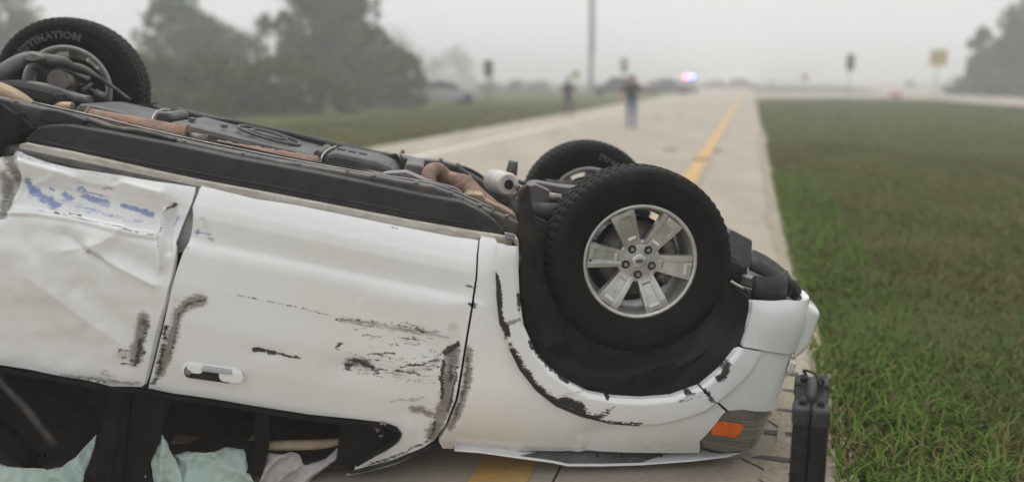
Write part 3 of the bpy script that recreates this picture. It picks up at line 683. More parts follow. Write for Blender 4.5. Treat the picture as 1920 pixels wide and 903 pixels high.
# --- sills, cladding
sill = [(36, 270), (48, 268), (133, 284), (213, 302), (292, 320), (372, 337), (480, 357), (622, 384), (764, 412), (888, 433), (934, 440), (972, 448), (974, 463), (945, 462), (900, 452), (852, 447), (742, 426), (657, 409), (551, 387), (480, 377), (378, 353), (292, 344), (186, 327), (93, 311), (45, 296), (30, 286)]
px_slab('sill', sill, -.822, .10, suv, M['cream'], .006)
jam = [(371, 354), (380, 352), (366, 402), (362, 440), (352, 474), (332, 474), (333, 452), (342, 428), (353, 400), (363, 376)]
px_slab('door_jamb', jam, -.870, .03, suv, M['jamb'], .003)
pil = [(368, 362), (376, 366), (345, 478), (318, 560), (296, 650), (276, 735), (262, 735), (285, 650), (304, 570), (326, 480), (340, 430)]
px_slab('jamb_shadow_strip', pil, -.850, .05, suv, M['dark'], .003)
tube('door_edge_fold', [P(a, b_, -.925) for a, b_ in [(331, 468), (329, 486), (322, 522), (307, 582), (292, 642), (280, 692), (273, 718)]], [.004, .007, .008, .008, .008, .007, .005], suv, M['jamb'], 8, 4)
clad_top = [(44, 263), (55, 252), (69, 240), (95, 234.5), (124, 234), (175, 243), (256, 258), (329, 272), (439, 296), (585, 322.5), (647, 335), (799, 367), (866, 379), (905, 398), (930, 416), (944, 430), (948, 444)]
clad_bot = [(934, 445), (888, 437.5), (764, 416.5), (622, 389), (480, 361), (400, 346), (372, 341), (292, 324), (213, 306.5), (133, 288.5), (48, 271)]
px_slab('sill_cladding', clad_top + clad_bot, -.800, .12, suv, M['plastic'], .014)
tube('cladding_ridge', [P(a, b_, -.800) for a, b_ in [(60, 262), (133, 277), (292, 309), (480, 344), (622, 371), (764, 398), (900, 424)]], .006, suv, M['plastic'], 8, 3)
px_slab('body_tab', [(901, 443), (928, 447), (930, 456), (903, 452)], -.84, .02, suv, M['cream'], .002)
px_slab('body_clip', [(946, 436), (966, 440), (966, 452), (950, 449)], -.84, .03, suv, M['steel'], .003)
box('far_sill', (-2.35, .78, -.10), (-.5, .90, .03), suv, M['plastic'], .02)

# --- door handle on the front door
hc = skin(*on_skin(398, 697)); hd = skin(*on_skin(450, 704)) - skin(*on_skin(345, 690)); hd = hd / np.linalg.norm(hd)
hu = np.cross(hd, np.array([0, 1.0, 0])); hu *= np.sign(hu[2]) / np.linalg.norm(hu); hn = np.cross(hu, hd); hn *= np.sign(hn[1])
def capsule(name, L, R, d0, d1, parent, m, cx=0., cz=0., bev=.004):
    pts = [(cx + (L if math.cos(t) > 0 else -L) + R * math.cos(t), cz + R * math.sin(t)) for t in np.linspace(0, 2 * math.pi, 28, endpoint=False) + .01]
    v = [hc + hd * a + hu * b_ + hn * d0 for a, b_ in pts] + [hc + hd * a + hu * b_ + hn * d1 for a, b_ in pts]; k = len(pts)
    o = mesh(name, v, [tuple(range(k)), tuple(range(2 * k - 1, k - 1, -1))] + [(i, (i + 1) % k, (i + 1) % k + k, i + k) for i in range(k)], parent, m); fix_normals(o.data); bevel(o, bev); return o
# direction hn points away from the viewer, so negative offsets stand proud
capsule('door_handle', .082, .036, -.012, .02, fdoor, M['flare'], bev=.008)
capsule('handle_recess', .070, .0265, -.0140, .0, fdoor, M['dark'], -.008, -.006, .002)
capsule('handle_grip', .050, .0095, -.030, -.010, fdoor, M['jamb'], .022, .018, .004)
capsule('handle_cap', .022, .026, -.026, -.008, fdoor, M['flare'], .078, .0, .007)
capsule('handle_root', .012, .020, -.024, -.008, fdoor, M['flare'], -.062, .012, .006)
capsule('lock_cylinder', .0005, .0125, -.024, -.006, fdoor, M['steel'], -.086, -.004, .002)

# ------------------------------------------------------------------ wheels
def text_on_arc(name, txt, size, R, ang, y, parent, track=1.0):
    cu = bpy.data.curves.new(name, 'FONT'); cu.body = txt; cu.size = size; cu.fill_mode = 'NONE'; cu.bevel_depth = .0008; cu.bevel_resolution = 0; cu.resolution_u = 3; cu.space_character = track; cu.offset = .001
    t = bpy.data.objects.new('tmp', cu); COL.objects.link(t)
    dg = bpy.context.evaluated_depsgraph_get(); me = bpy.data.meshes.new_from_object(t.evaluated_get(dg)); bpy.data.objects.remove(t)
    for v in me.vertices:
        x, h, d = v.co; a = ang - x / R; r = R + h; v.co = (r * math.cos(a), y - abs(d) * .6 - .001, r * math.sin(a))
    me.materials.clear(); return link(name, me, parent, M['letter'])
tp = [(-.098, .233), (-.107, .243), (-.1145, .262), (-.1185, .285), (-.1195, .288), (-.1205, .305), (-.1195, .318), (-.1205, .321), (-.1185, .335), (-.1165, .338), (-.112, .350), (-.104, .3605), (-.096, .3665)]
tread = [(-.088, .3695), (-.060, .3722), (-.0575, .362), (-.0515, .362), (-.049, .373), (-.008, .374), (-.006, .363), (.006, .363), (.008, .374), (.049, .373), (.0515, .362), (.0575, .362), (.060, .3722), (.088, .3695)]
prof = [(a, .233 + (r - .233) * 1.075) for a, r in tp + tread + [(-a, r) for a, r in tp[::-1]]]
NT = 198; nt0, nt1 = len(tp) - 2, len(tp) + len(tread) + 2
def make_tyre(parent):
    v, f, sm = [], [], []
    for i, (a, r) in enumerate(prof):
        for k in range(NT):
            rr, sh = r, 0.0
            if nt0 <= i < nt1 and abs(a) > .058: rr -= .0045 if k % 3 == 0 else 0
            elif nt0 <= i < nt1 and r > .37: rr -= .004 if (k + (1 if a > 0 else 0)) % 3 == 0 else 0
            w = 2 * math.pi * (k + 3.0 * a / .12 * .3) / NT
            v.append((rr * math.cos(w), a, rr * math.sin(w)))
    for i in range(len(prof) - 1):
        for k in range(NT):
            f.append((i * NT + k, (i + 1) * NT + k, (i + 1) * NT + (k + 1) % NT, i * NT + (k + 1) % NT)); sm.append(not (nt0 <= i < nt1))
    o = mesh('tyre', v, f, parent, M['tyre']); o.data.polygons.foreach_set('use_smooth', sm); fix_normals(o.data); return o
def make_wheel(loc, flip, spin, lug_spin):
    w = empty('wheel', loc, suv); w.rotation_euler = (0, 0, math.pi if flip else 0)
    make_tyre(w)
    rim = lathe('rim', [(-.096, .236), (-.101, .2345), (-.1045, .231), (-.1045, .225), (-.101, .2205), (-.094, .2175), (-.084, .2155), (-.06, .209), (0, .200), (.05, .199), (.085, .205), (.097, .215), (.101, .226), (.101, .233), (.097, .238)], w, M['alloy'], 96)
    fix_normals(rim.data)
    # six broad spokes with a recessed panel each
    yr = lambda r: -.0735 - .022 * sstep(.06, .2, r)
    for k in range(6):
        ang = spin + k * math.pi / 3; v, f = [], []
        rs = [.058, .080, .094, .104, .150, .184, .196, .206, .214]
        for r in rs:
            hw = np.interp(r, [.058, .08, .21], [.040, .034, .0490]); rec = .0055 if .10 < r < .19 else 0.0
            for tx, dy in ((-1.06, .034), (-1.04, .004), (-1.0, 0.0), (-.66, 0), (-.60, rec), (.30, rec), (.36, 0.0015), (.66, 0), (1.0, 0.0), (1.04, .004), (1.06, .034)):
                q = hw * tx; v.append((r * math.cos(ang) - q * math.sin(ang), yr(r) + dy, r * math.sin(ang) + q * math.cos(ang)))
        nn = 11
        for i in range(len(rs) - 1):
            for j in range(nn - 1): f.append((i * nn + j, (i + 1) * nn + j, (i + 1) * nn + j + 1, i * nn + j + 1))
            f.append((i * nn + nn - 1, (i + 1) * nn + nn - 1, (i + 1) * nn, i * nn))
        s_ = mesh('spoke', v, f, w, M['alloy']); fix_normals(s_.data)
    hub = lathe('hub', [(-.0755, .0005), (-.0755, .036), (-.0745, .060), (-.0735, .070), (-.0725, .080), (-.068, .088), (-.055, .090), (-.03, .088), (-.03, .0005)], w, M['alloy'], 64); fix_normals(hub.data)
    cap = lathe('centre_cap', [(-.0845, .0005), (-.084, .018), (-.0825, .027), (-.080, .0305), (-.0765, .0315), (-.0745, .0335)], w, M['alloy'], 48)
    ov = [( .0165 * math.cos(t), -.0852, .0072 * math.sin(t)) for t in np.linspace(0, 2 * math.pi, 28, endpoint=False)]
    ca, sa = math.cos(rad(13)), math.sin(rad(13)); ov = [(x * ca - z * sa, y, x * sa + z * ca) for x, y, z in ov]
    k = len(ov); o = mesh('badge', ov + [(x, y + .006, z) for x, y, z in ov], [tuple(range(k))] + [(i, i + k, (i + 1) % k + k, (i + 1) % k) for i in range(k)], w, M['plastic']); fix_normals(o.data)
    cu = bpy.data.curves.new('badge', 'FONT'); cu.body = 'Ford'; cu.size = .0105; cu.align_x = 'CENTER'; cu.shear = .3
    t = bpy.data.objects.new('tmp', cu); COL.objects.link(t); dg = bpy.context.evaluated_depsgraph_get(); me = bpy.data.meshes.new_from_object(t.evaluated_get(dg)); bpy.data.objects.remove(t)
    for q in me.vertices:
        x, z = q.co.x, q.co.y - .0035; q.co = (x * ca - z * sa, -.0856, x * sa + z * ca)
    me.materials.clear(); link('badge_lettering', me, w, M['letter'])
    for k in range(5):
        a = lug_spin + k * 2 * math.pi / 5; x, z = .0566 * math.cos(a), .0566 * math.sin(a)
        p = lathe('lug_pocket', [(-.074, .0178), (-.0768, .0168), (-.0764, .0005)], w, M['dark'], 20); p.location = (x, 0, z)
        q = lathe('lug_nut', [(-.0755, .0105), (-.084, .0102), (-.0895, .0075), (-.091, .0045), (-.091, .0004)], w, M['steel'], 6, smooth=False); q.location = (x, 0, z)
    bd = lathe('brake_disc', [(-.012, .05), (-.014, .155), (.012, .155), (.014, .05)], w, M['alloy_dark'], 48); fix_normals(bd.data)
    sh = lathe('brake_shield', [(.02, .02), (.024, .12), (.02, .172), (.028, .172), (.06, .07), (.065, .02)], w, M['dark'], 40)
    cal = tube('brake_caliper', [(.10, -.02, .10), (.145, -.02, .02), (.12, -.02, -.07)], .034, w, M['alloy_dark'], 10, 4)
    vs = lathe('valve_stem', [(-.112, .001), (-.112, .004), (-.085, .0045)], w, M['plastic'], 10); va = spin + rad(185); vs.location = (.205 * math.cos(va), 0, .205 * math.sin(va))
    return w
w1 = make_wheel((.004, -.78, -.006), False, rad(5), rad(-81)); w1['label'] = 'front wheel with six-spoke silver rim, nearest to the viewer'
fwx = P(1103, 386, .66)
w2 = make_wheel((.07, .78, .002), True, rad(35), rad(10)); w2['label'] = 'far front wheel showing its inner side'
w3 = make_wheel((-2.86, .78, .01), True, rad(20), rad(40)); w3['label'] = 'far rear wheel sticking up at the top left'
w4 = make_wheel((-3.0, -.78, 0), False, rad(12), rad(0))
text_on_arc('tyre_lettering', 'Firestone', .050, .285, rad(92), -.1215, w2, 1.2).rotation_euler = (0, 0, math.pi)
text_on_arc('tyre_lettering', 'DESTINATION', .049, .270, rad(160), -.1215, w3, 1.2).rotation_euler = (0, 0, math.pi)

# ------------------------------------------------------------------ wheel house of the near front wheel
ring = [skin(*on_skin(a, b_), -.008) for a, b_ in spline(arch_in, 3)]
rows = [(0, 1.0), (.03, 1.015), (.12, 1.03), (.30, 1.03), (.50, 1.0)]
cxz = np.array([.10, -.06]); v, f = [], []
for dy, sc_ in rows:
    for p in ring: q = cxz + (np.array([p[0], p[2]]) - cxz) * sc_; v.append((q[0], p[1] + dy if dy < .2 else -.93 + dy, q[1]))
k = len(ring)
for i in range(len(rows) - 1):
    for j in range(k - 1): f.append((i * k + j, i * k + j + 1, (i + 1) * k + j + 1, (i + 1) * k + j))
f.append(tuple((len(rows) - 1) * k + j for j in range(k)))
mesh('wheel_house', v, f, suv, M['liner'], True)
tube('liner_seam', [P(a, b_, -.72) for a, b_ in [(1262, 676), (1280, 700), (1306, 742)]], .004, suv, M['dark'], 8, 3)
px_slab('liner_flap', [(1225, 690), (1262, 676), (1304, 738), (1262, 741), (1225, 744), (1180, 744), (1140, 738), (1170, 712)], -.74, .012, suv, M['liner'], .004)
px_slab('liner_flap', [(1270, 690), (1350, 640), (1390, 560), (1398, 600), (1375, 652), (1345, 690), (1310, 718)], -.70, .012, suv, M['liner'], .004)
px_slab('mud_flap', [(975, 372), (984, 350), (992, 346), (996, 372), (1000, 405), (1025, 415), (1045, 470), (1062, 640), (1010, 660), (985, 610), (974, 540)], -.78, .03, suv, M['liner'], .006)
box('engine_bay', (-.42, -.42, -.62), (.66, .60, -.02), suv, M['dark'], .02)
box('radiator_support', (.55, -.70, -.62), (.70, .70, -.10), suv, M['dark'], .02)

# ------------------------------------------------------------------ underside
box('floor_pan', (-3.75, -.84, -.16), (-.46, .84, -.09), suv, M['frame'], .02)
rail_t = [(-60, 172), (0, 184), (73, 202), (161, 222), (205, 238), (234, 243), (263, 246), (314, 258), (402, 278), (520, 301), (647, 322), (735, 336), (813, 350), (866, 371), (923, 397), (974, 417)]
px_slab('frame_rail', rail_t + [(974, 446), (923, 425), (866, 398), (799, 385), (647, 356), (480, 322), (314, 290), (161, 262), (60, 245), (-60, 215)], -.70, .085, suv, M['frame'], .010)
tube('rail_flange', [P(a, b_ + 1, -.70) for a, b_ in [(161, 222), (205, 237), (234, 242), (263, 245), (300, 254), (330, 262)]], .010, suv, M['frame'], 8, 4)
for a, b_ in ((654, 327), (870, 378), (926, 400)):
    tube('rail_joint', [P(a - 3, b_ - 8, -.703), P(a + 2, b_ + 16, -.703)], .006, suv, M['frame'], 8, 1)
# far rail and far cladding against the road
far_t = [(262, 190), (280, 194.5), (314, 207), (439, 224.5), (548, 248), (640, 270), (700, 283), (740, 290)]
px_slab('far_cladding', far_t + [(740, 316), (640, 300), (548, 280), (439, 256), (314, 240), (262, 225)], .80, .08, suv, M['plastic'], .012)
px_slab('far_rail', [(749, 292), (790, 299), (827, 306), (863, 314), (890, 330), (930, 352), (975, 376), (978, 402), (940, 385), (895, 360), (860, 340), (820, 325), (760, 312)], .42, .09, suv, M['frame'], .014)
tube('brake_hose', [P(a, b_, .5) for a, b_ in [(838, 310), (868, 314), (895, 326), (918, 344)]], .010, suv, M['dark'], 8, 4)
px_slab('rail_plate', [(748, 288), (757, 296), (830, 303), (862, 312), (862, 317), (826, 313), (775, 308), (752, 299)], .30, .10, suv, M['frame'], .005)
for a, b_ in ((755, 286), (826, 302), (858, 311)):
    q = P(a, b_, .32); tube('bolt', [q - (0, 0, .004), q + (0, 0, .016)], .011, suv, M['steel'], 6, 1)
# fuel tank in two swellings, transmission guard in front
px_slab('fuel_tank', [(134, 212), (137, 200), (148, 195), (170, 196), (285, 222), (300, 232), (300, 262), (240, 252), (134, 232)], -.12, .46, suv, M['tank'], .030)
tk = px_slab('fuel_tank', [(306, 238), (312, 230), (330, 228), (560, 284), (600, 296), (603, 325), (480, 300), (306, 268)], -.14, .52, suv, M['tank'], .028)
q0 = P(505, 255, .10)
for k, (r1, zz) in enumerate(((.150, .0), (.085, .004))):
    ts = np.linspace(0, 2 * math.pi, 25); sx = P(530, 262, .10) - P(480, 247, .10); sx /= np.linalg.norm(sx)
    tube('tank_ring', [q0 + sx * (r1 * math.cos(t)) + np.array([0, 1, 0]) * (r1 * 1.05 * math.sin(t)) + (0, 0, zz + .004) for t in ts], .008 if k == 0 else .006, suv, M['tank'], 8, 1, False)
px_slab('transmission_guard', [(606, 300), (612, 288), (630, 286), (700, 300), (728, 310), (745, 326), (746, 345), (700, 342), (606, 328)], -.10, .42, suv, M['tank'], .022)
for a in (640, 660, 680):
    q = P(a, 284 + (a - 640) * .2, .08); box('guard_slot', q + (-.02, -.03, .0), q + (.02, .03, .012), suv, M['dark'], .004)
tube('tank_strap', [P(a, b_, y) for a, b_, y in [(284, 240, -.15), (285, 226, -.15), (290, 213, .0), (300, 206, .18), (318, 205, .34)]], .0035, suv, M['cream'], 8, 3)
tube('tank_strap', [P(a, b_, y) for a, b_, y in [(601, 312, -.16), (603, 296, -.16), (606, 289, -.10), (616, 280, .06), (630, 274, .25)]], .0035, suv, M['cream'], 8, 3)
px_slab('strap_bracket', [(288, 222), (296, 210), (318, 212), (322, 224), (310, 236), (292, 236)], -.08, .30, suv, M['frame'], .012)
px_slab('strap_bracket', [(585, 292), (592, 280), (604, 284), (606, 300), (596, 306)], -.08, .40, suv, M['frame'], .010)
# exhaust
a0_, a1_ = P(166, 226, -.30), P(346, 258, -.30); dv_ = (a1_ - a0_) / np.linalg.norm(a1_ - a0_)
tube('muffler', [a0_ - dv_ * .01, a0_, a1_, a1_ + dv_ * .012], [.050, .054, .054, .050], suv, M['rust'], 24, 1)
tube('muffler_collar', [a1_ - dv_ * .004, a1_ + dv_ * .010], .060, suv, M['rust'], 24, 1)
tube('muffler_collar', [a0_ - dv_ * .006, a0_ + dv_ * .006], .059, suv, M['rust'], 24, 1)
tube('muffler_outlet', [a1_, a1_ + dv_ * .10], .030, suv, M['alloy_dark'], 16, 1)
pp = [P(a, b_, -.30) for a, b_ in np.stack([np.linspace(396, 598, 40), np.linspace(281, 314, 40)], -1)]
tube('exhaust_wrap', pp, [(.012 if k in (0,) else .030 if k in (1, 39) else .046 + .0016 * math.sin(k * 1.3) + .0045 * random.random()) for k in range(40)], suv, M['rust'], 18, 2)
tube('exhaust_pipe', [P(a, b_, y) for a, b_, y in [(812, 362, -.30), (804, 340, -.28), (806, 322, -.24), (822, 318, -.18), (838, 332, -.16), (858, 340, -.18), (872, 346, -.20), (895, 368, -.26), (932, 396, -.32), (950, 420, -.3)]], [.030, .034, .034, .033, .034, .040, .044, .042, .034, .03], suv, M['rust'], 16, 6)
tube('exhaust_joint', [P(866, 338, -.205), P(876, 352, -.205)], [.047, .047], suv, M['rust'], 16, 1)
tube('exhaust_pipe', [P(a, b_, .1) for a, b_ in [(780, 340), (800, 332), (830, 326)]], .030, suv, M['rust'], 14, 4)
px_slab('heat_shield', [(868, 372), (878, 362), (905, 364), (912, 374), (940, 388), (968, 404), (972, 416), (940, 408), (905, 394)], -.40, .16, suv, M['heat'], .008)
px_slab('heat_shield', [(668, 320), (700, 325), (740, 334), (742, 340), (690, 333)], -.42, .10, suv, M['heat'], .004)
# cross member and plates
px_slab('cross_member', [(753, 334), (757, 318), (762, 306), (786, 309), (795, 313), (792, 338)], -.20, .34, suv, M['bracket'], .010)
px_slab('mount_plate', [(700, 332), (725, 324), (760, 322), (790, 334), (812, 344), (800, 348), (740, 338)], -.46, .10, suv, M['steel'], .004)
px_slab('mount_plate', [(800, 340), (850, 352), (868, 362), (860, 370), (815, 354)], -.52, .08, suv, M['frame'], .004)
for a, b_ in ((714, 328), (806, 342), (848, 354)):
    q = P(a, b_, -.46); tube('bolt', [q - (0, 0, .004), q + (0, 0, .012)], .010, suv, M['steel'], 6, 1)
# small hardware: bolts, lines and clips scattered along rails and tank
for a, b_, y in [(30, 192, -.69), (110, 211, -.69), (185, 232, -.69), (345, 266, -.69), (455, 289, -.69), (560, 309, -.69), (700, 331, -.69), (780, 344, -.69), (845, 363, -.69), (900, 386, -.69), (950, 406, -.69), (220, 205, .05), (400, 238, .2), (640, 289, .1), (720, 304, .0), (772, 312, -.1), (782, 322, -.18), (350, 222, .3), (590, 276, .28)]:
    q = P(a, b_, y); tube('bolt', [q - (0, 0, .004), q + (0, 0, .010)], .009, suv, M['steel'], 6, 1)
tube('brake_line', [P(a, b_, -.58) for a, b_ in [(60, 192), (160, 214), (300, 248), (420, 274), (560, 302), (700, 326), (800, 342), (860, 362), (930, 394)]], .005, suv, M['steel'], 7, 4)
tube('fuel_line', [P(a, b_, -.54) for a, b_ in [(240, 232), (330, 256), (420, 270), (560, 300), (660, 316), (720, 330)]], .007, suv, M['dark'], 7, 4)
tube('wiring_loom', [P(a, b_, .38) for a, b_ in [(330, 212), (440, 230), (540, 252), (640, 276), (700, 288), (745, 296)]], .008, suv, M['dark'], 7, 4)
tube('breather_hose', [P(a, b_, .30) for a, b_ in [(730, 294), (742, 290), (748, 300), (740, 310), (728, 306)]], .007, suv, M['dark'], 7, 4)
tube('brake_hose', [P(a, b_, -.5) for a, b_ in [(1006, 384), (1020, 392), (1034, 386), (1046, 394)]], .007, suv, M['dark'], 7, 4)
tube('brake_hose', [P(a, b_, .40) for a, b_ in [(62, 128), (90, 134), (112, 130), (140, 140), (160, 150)]], .008, suv, M['dark'], 7, 4)
for a in (360, 420, 470):
    q = P(a, 226 + (a - 360) * .2, .0); box('line_clip', q + (-.012, -.02, -.004), q + (.012, .02, .014), suv, M['bracket'], .003)
tube('spring_seat', [P(150, 150, .46), P(152, 140, .46)], [.05, .045], suv, M['alloy_dark'], 14, 1)
tube('shock_mount', [P(178, 176, .48), P(200, 182, .48)], [.026, .02], suv, M['bracket'], 10, 1)
# oil filter and the stub behind it
f1, f0 = P(954, 346, -.18), P(926, 338, .02)
dv_ = (f1 - f0) / np.linalg.norm(f1 - f0)
tube('oil_filter', [f0, f1 - dv_ * .018, f1 - dv_ * .006, f1], [.056, .056, .052, .046], suv, M['filter'], 28, 1)
tube('filter_socket', [f1 - dv_ * .002, f1 + dv_ * .0025], .025, suv, M['dark'], 8, 1)
tube('bump_stop', [P(957, 334, .10), P(960, 318, .10), P(963, 302, .10)], [.030, .028, .024], suv, M['frame'], 16, 2)
tube('filter_neck', [P(968, 346, -.2), P(972, 356, -.2), P(960, 368, -.2)], .014, suv, M['steel'], 10, 3)
# suspension round the near front wheel
px_slab('front_cross_member', [(986, 386), (984, 356), (992, 348), (1004, 346), (1032, 358), (1046, 372), (1046, 384)], -.46, .10, suv, M['bracket'], .006)
px_slab('cross_member_flange', [(968, 392), (971, 360), (980, 348), (990, 350), (990, 440), (975, 462)], -.50, .02, suv, M['frame'], .004)
px_slab('control_arm', [(990, 350), (996, 343), (1010, 342), (1048, 349), (1080, 352), (1110, 352), (1110, 362), (1060, 366), (1040, 362)], -.30, .12, suv, M['bracket'], .006)
tube('arm_bush', [P(998, 396, -.56), P(1050, 400, -.62)], .042, suv, M['plastic'], 18, 1)
tube('ball_joint', [P(1028, 368, -.46), P(1052, 372, -.46)], .020, suv, M['steel'], 12, 1)
tube('drive_shaft', [(0, -.66, .0), (-.02, -.35, -.02), (-.02, .35, -.02), (.02, .70, 0)], [.03, .045, .045, .03], suv, M['frame'], 14, 3)
tube('control_arm', [(-.20, -.45, .10), (-.06, -.60, .12), (.0, -.70, .13), (.14, -.46, .10)], [.028, .024, .03, .028], suv, M['frame'], 12, 5)
tube('control_arm', [(-.25, .42, .10), (-.06, .58, .12), (.02, .66, .12), (.2, .42, .10)], [.028, .024, .03, .028], suv, M['frame'], 12, 5)
tube('anti_roll_bar', [(-.30, -.62, .06), (-.42, -.50, .07), (-.43, 0, .06), (-.42, .5, .07), (-.28, .62, .06)], .014, suv, M['frame'], 10, 6)
# ahead of the wheel: frame horn, connector, valance
px_slab('frame_horn', [(1366, 436), (1372, 430), (1408, 449), (1411, 452), (1410, 490), (1404, 502), (1384, 494), (1366, 480)], -.52, .10, suv, M['bracket'], .006)
px_slab('horn_bracket', [(1374, 490), (1402, 500), (1400, 528), (1372, 520)], -.58, .06, suv, M['plastic'], .006)
box('horn_plug', P(1388, 506, -.59) + (-.012, -.006, -.014), P(1388, 506, -.59) + (.014, .01, .014), suv, M['dark'], .003)
px_slab('frame_rod', [(1398, 517), (1420, 522), (1418, 542), (1396, 536)], -.66, .05, suv, M['steel'], .008)
tube('liner_edge_strip', [P(a, b_, -.74) for a, b_ in [(1371, 527), (1382, 534), (1396, 541)]], .006, suv, M['filter'], 8, 2)
px_slab('liner_tab', [(1396, 538), (1418, 545), (1414, 560), (1406, 556)], -.78, .02, suv, M['steel'], .003)
# lower valance: dark sheet sweeping round the nose behind the torn flap
vt = [(1408, 472), (1430, 482), (1452, 497), (1472, 514), (1478, 524)]
v, f = [], []
for i, (a, b_) in enumerate(vt):
    yy = -.30 + .0 * i; p = P(a, b_, yy); q = P(a - 4, b_ + 34, yy - .1); v += [tuple(p), tuple(q)]
    if i: f.append((2 * i - 2, 2 * i - 1, 2 * i + 1, 2 * i))
o = mesh('valance', v, f, suv, M['plastic'], True); so = o.modifiers.new('solid', 'SOLIDIFY'); so.thickness = .02; so.offset = 1
fl = [(1411, 557, 526, -.80), (1413, 562, 519, -.815), (1420, 565, 516, -.83), (1440, 567, 519, -.835), (1456, 566, 518, -.82), (1468, 562, 514, -.79), (1474, 556, 508, -.75), (1476, 550, 506, -.71)]
fl = spline(fl, 4); v, f = [], []
for i, (a, b0_, t0_, yy) in enumerate(fl):
    v += [tuple(P(a - 2, b0_ + 6, yy)), tuple(P(a, (b0_ + t0_) / 2, yy - .006)), tuple(P(a, t0_, yy))]
    if i: f += [(3 * i - 3, 3 * i, 3 * i + 1, 3 * i - 2), (3 * i - 2, 3 * i + 1, 3 * i + 2, 3 * i - 1)]
o = mesh('valance_flap', v, f, suv, M['plastic'], True); so = o.modifiers.new('solid', 'SOLIDIFY'); so.thickness = .007; so.offset = 0
tube('tow_hook', [P(1476, 528, -.60), P(1486, 533, -.60), P(1494, 545, -.58), P(1486, 556, -.56)], .022, suv, M['plastic'], 12, 4)
box('bumper_beam', (.62, -.66, -.16), (.80, .66, -.06), suv, M['frame'], .02)

# rear suspension by the far rear wheel
tube('trailing_arm', [P(a, b_, y) for a, b_, y in [(-30, 158, .25), (0, 140, .28), (35, 116, .32), (60, 107, .36), (90, 112, .42), (120, 116, .46), (135, 124, .5)]], [.04, .042, .034, .028, .030, .024, .02], suv, M['bracket'], 14, 6)
px_slab('arm_bracket', [(44, 104), (55, 98), (78, 104), (80, 112), (60, 116), (46, 113)], .30, .06, suv, M['steel'], .006)
tube('lower_arm', [P(a, b_, .50) for a, b_ in [(125, 124), (155, 128), (185, 146), (215, 166), (244, 188)]], [.020, .018, .013, .010, .010], suv, M['frame'], 12, 4)
tube('axle_shaft', [P(110, 150, .15), P(128, 158, .45), P(135, 165, .72)], [.05, .045, .05], suv, M['alloy_dark'], 14, 3)
tube('coil_spring', [(-2.70 + .07 * math.cos(t), .50 + .07 * math.sin(t), -.12 + .021 * t) for t in np.linspace(0, 10, 50)], .012, suv, M['frame'], 8, 1)
tube('damper', [P(138, 182, .50), P(170, 155, .50)], [.022, .016], suv, M['steel'], 12, 1)
tube('arm_bush', [P(75, 148, .40), P(95, 150, .40)], .05, suv, M['dark'], 14, 1)
tube('rear_frame_arch', [P(a, b_, .10) for a, b_ in [(30, 182), (44, 170), (62, 166), (90, 170), (130, 184), (170, 192)]], [.030, .034, .034, .032, .034, .03], suv, M['frame'], 14, 5)
box('differential', P(70, 160, .05) + (-.16, -.10, -.16), P(70, 160, .05) + (.14, .22, .0), suv, M['dark'], .05)
tube('tail_resonator', [P(a, b_, -.25) for a, b_ in [(-30, 168), (0, 178), (35, 194), (66, 208)]], [.04, .055, .05, .03], suv, M['heat'], 16, 4)
tube('tail_resonator', [P(a, b_, -.02) for a, b_ in [(96, 204), (118, 202), (136, 204)]], [.02, .028, .03], suv, M['heat'], 14, 3)
px_slab('rail_cover', [(72, 226), (78, 204), (110, 208), (165, 226), (150, 236), (120, 236)], -.72, .06, suv, M['plastic'], .006)
px_slab('arm_shield', [(-40, 200), (0, 194), (40, 220), (66, 244), (48, 258), (0, 252), (-40, 250)], -.74, .03, suv, M['liner'], .006)
# rear wheel house
v, f = [], []
for i, t in enumerate(np.linspace(-.15, math.pi + .15, 20)):
    for y in (-.90, -.42): v.append((-2.9 + .45 * math.cos(t), y, -.04 - .46 * math.sin(t)))
    if i: f.append((2 * i - 2, 2 * i - 1, 2 * i + 1, 2 * i))
f.append(tuple(2 * i + 1 for i in range(20))); mesh('wheel_house', v, f, suv, M['liner'], True)
v, f = [], []
for i, t in enumerate(np.linspace(-.15, math.pi + .15, 20)):
    for y in (.90, .42): v.append((-2.9 + .45 * math.cos(t), y, -.04 - .46 * math.sin(t)))
    if i: f.append((2 * i - 2, 2 * i - 1, 2 * i + 1, 2 * i))
f.append(tuple(2 * i + 1 for i in range(20))); mesh('wheel_house', v, f, suv, M['liner'], True)

# ------------------------------------------------------------------ cabin
gz = lambda x, h=0.0: (h - CO[2] - FX[2] * x) / TZ[2]           # the road surface in the wreck's frame
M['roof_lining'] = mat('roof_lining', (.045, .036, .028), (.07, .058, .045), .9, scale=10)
v, f = [], []
for i, x in enumerate(np.linspace(-3.85, -.95, 18)):
    for j, y in enumerate(np.linspace(-.74, .74, 9)):
        v.append((x, y, gz(x, .022 + .012 * math.sin(5 * x + 3 * y) ** 2)))
    if i:
        for j in range(8): f.append(((i - 1) * 9 + j, i * 9 + j, i * 9 + j + 1, (i - 1) * 9 + j + 1))
o = mesh('crushed_roof', v, f, suv, M['roof_lining'], True); so = o.modifiers.new('solid', 'SOLIDIFY'); so.thickness = .012; so.offset = 1
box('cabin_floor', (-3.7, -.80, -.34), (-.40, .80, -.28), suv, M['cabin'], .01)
slab('far_cabin_blackout', [(-3.7, -.2), (-.45, -.2), (-.45, gz(-.45, .03)), (-3.7, gz(-3.7, .03))], .74, .80, suv, M['cabin'], 0)  # windowless dark slab, added to shut out light through the far windows
slab('door_light_block', [(-2.45, -.12), (-.60, -.12), (-.60, -.86), (-2.45, -.82)], -.82, -.76, suv, M['cabin'], .01)  # unseen slab inside the near doors, put in to block light
box('dashboard', (-.80, -.76, -.92), (-.42, .74, -.30), suv, M['cabin'], .04)
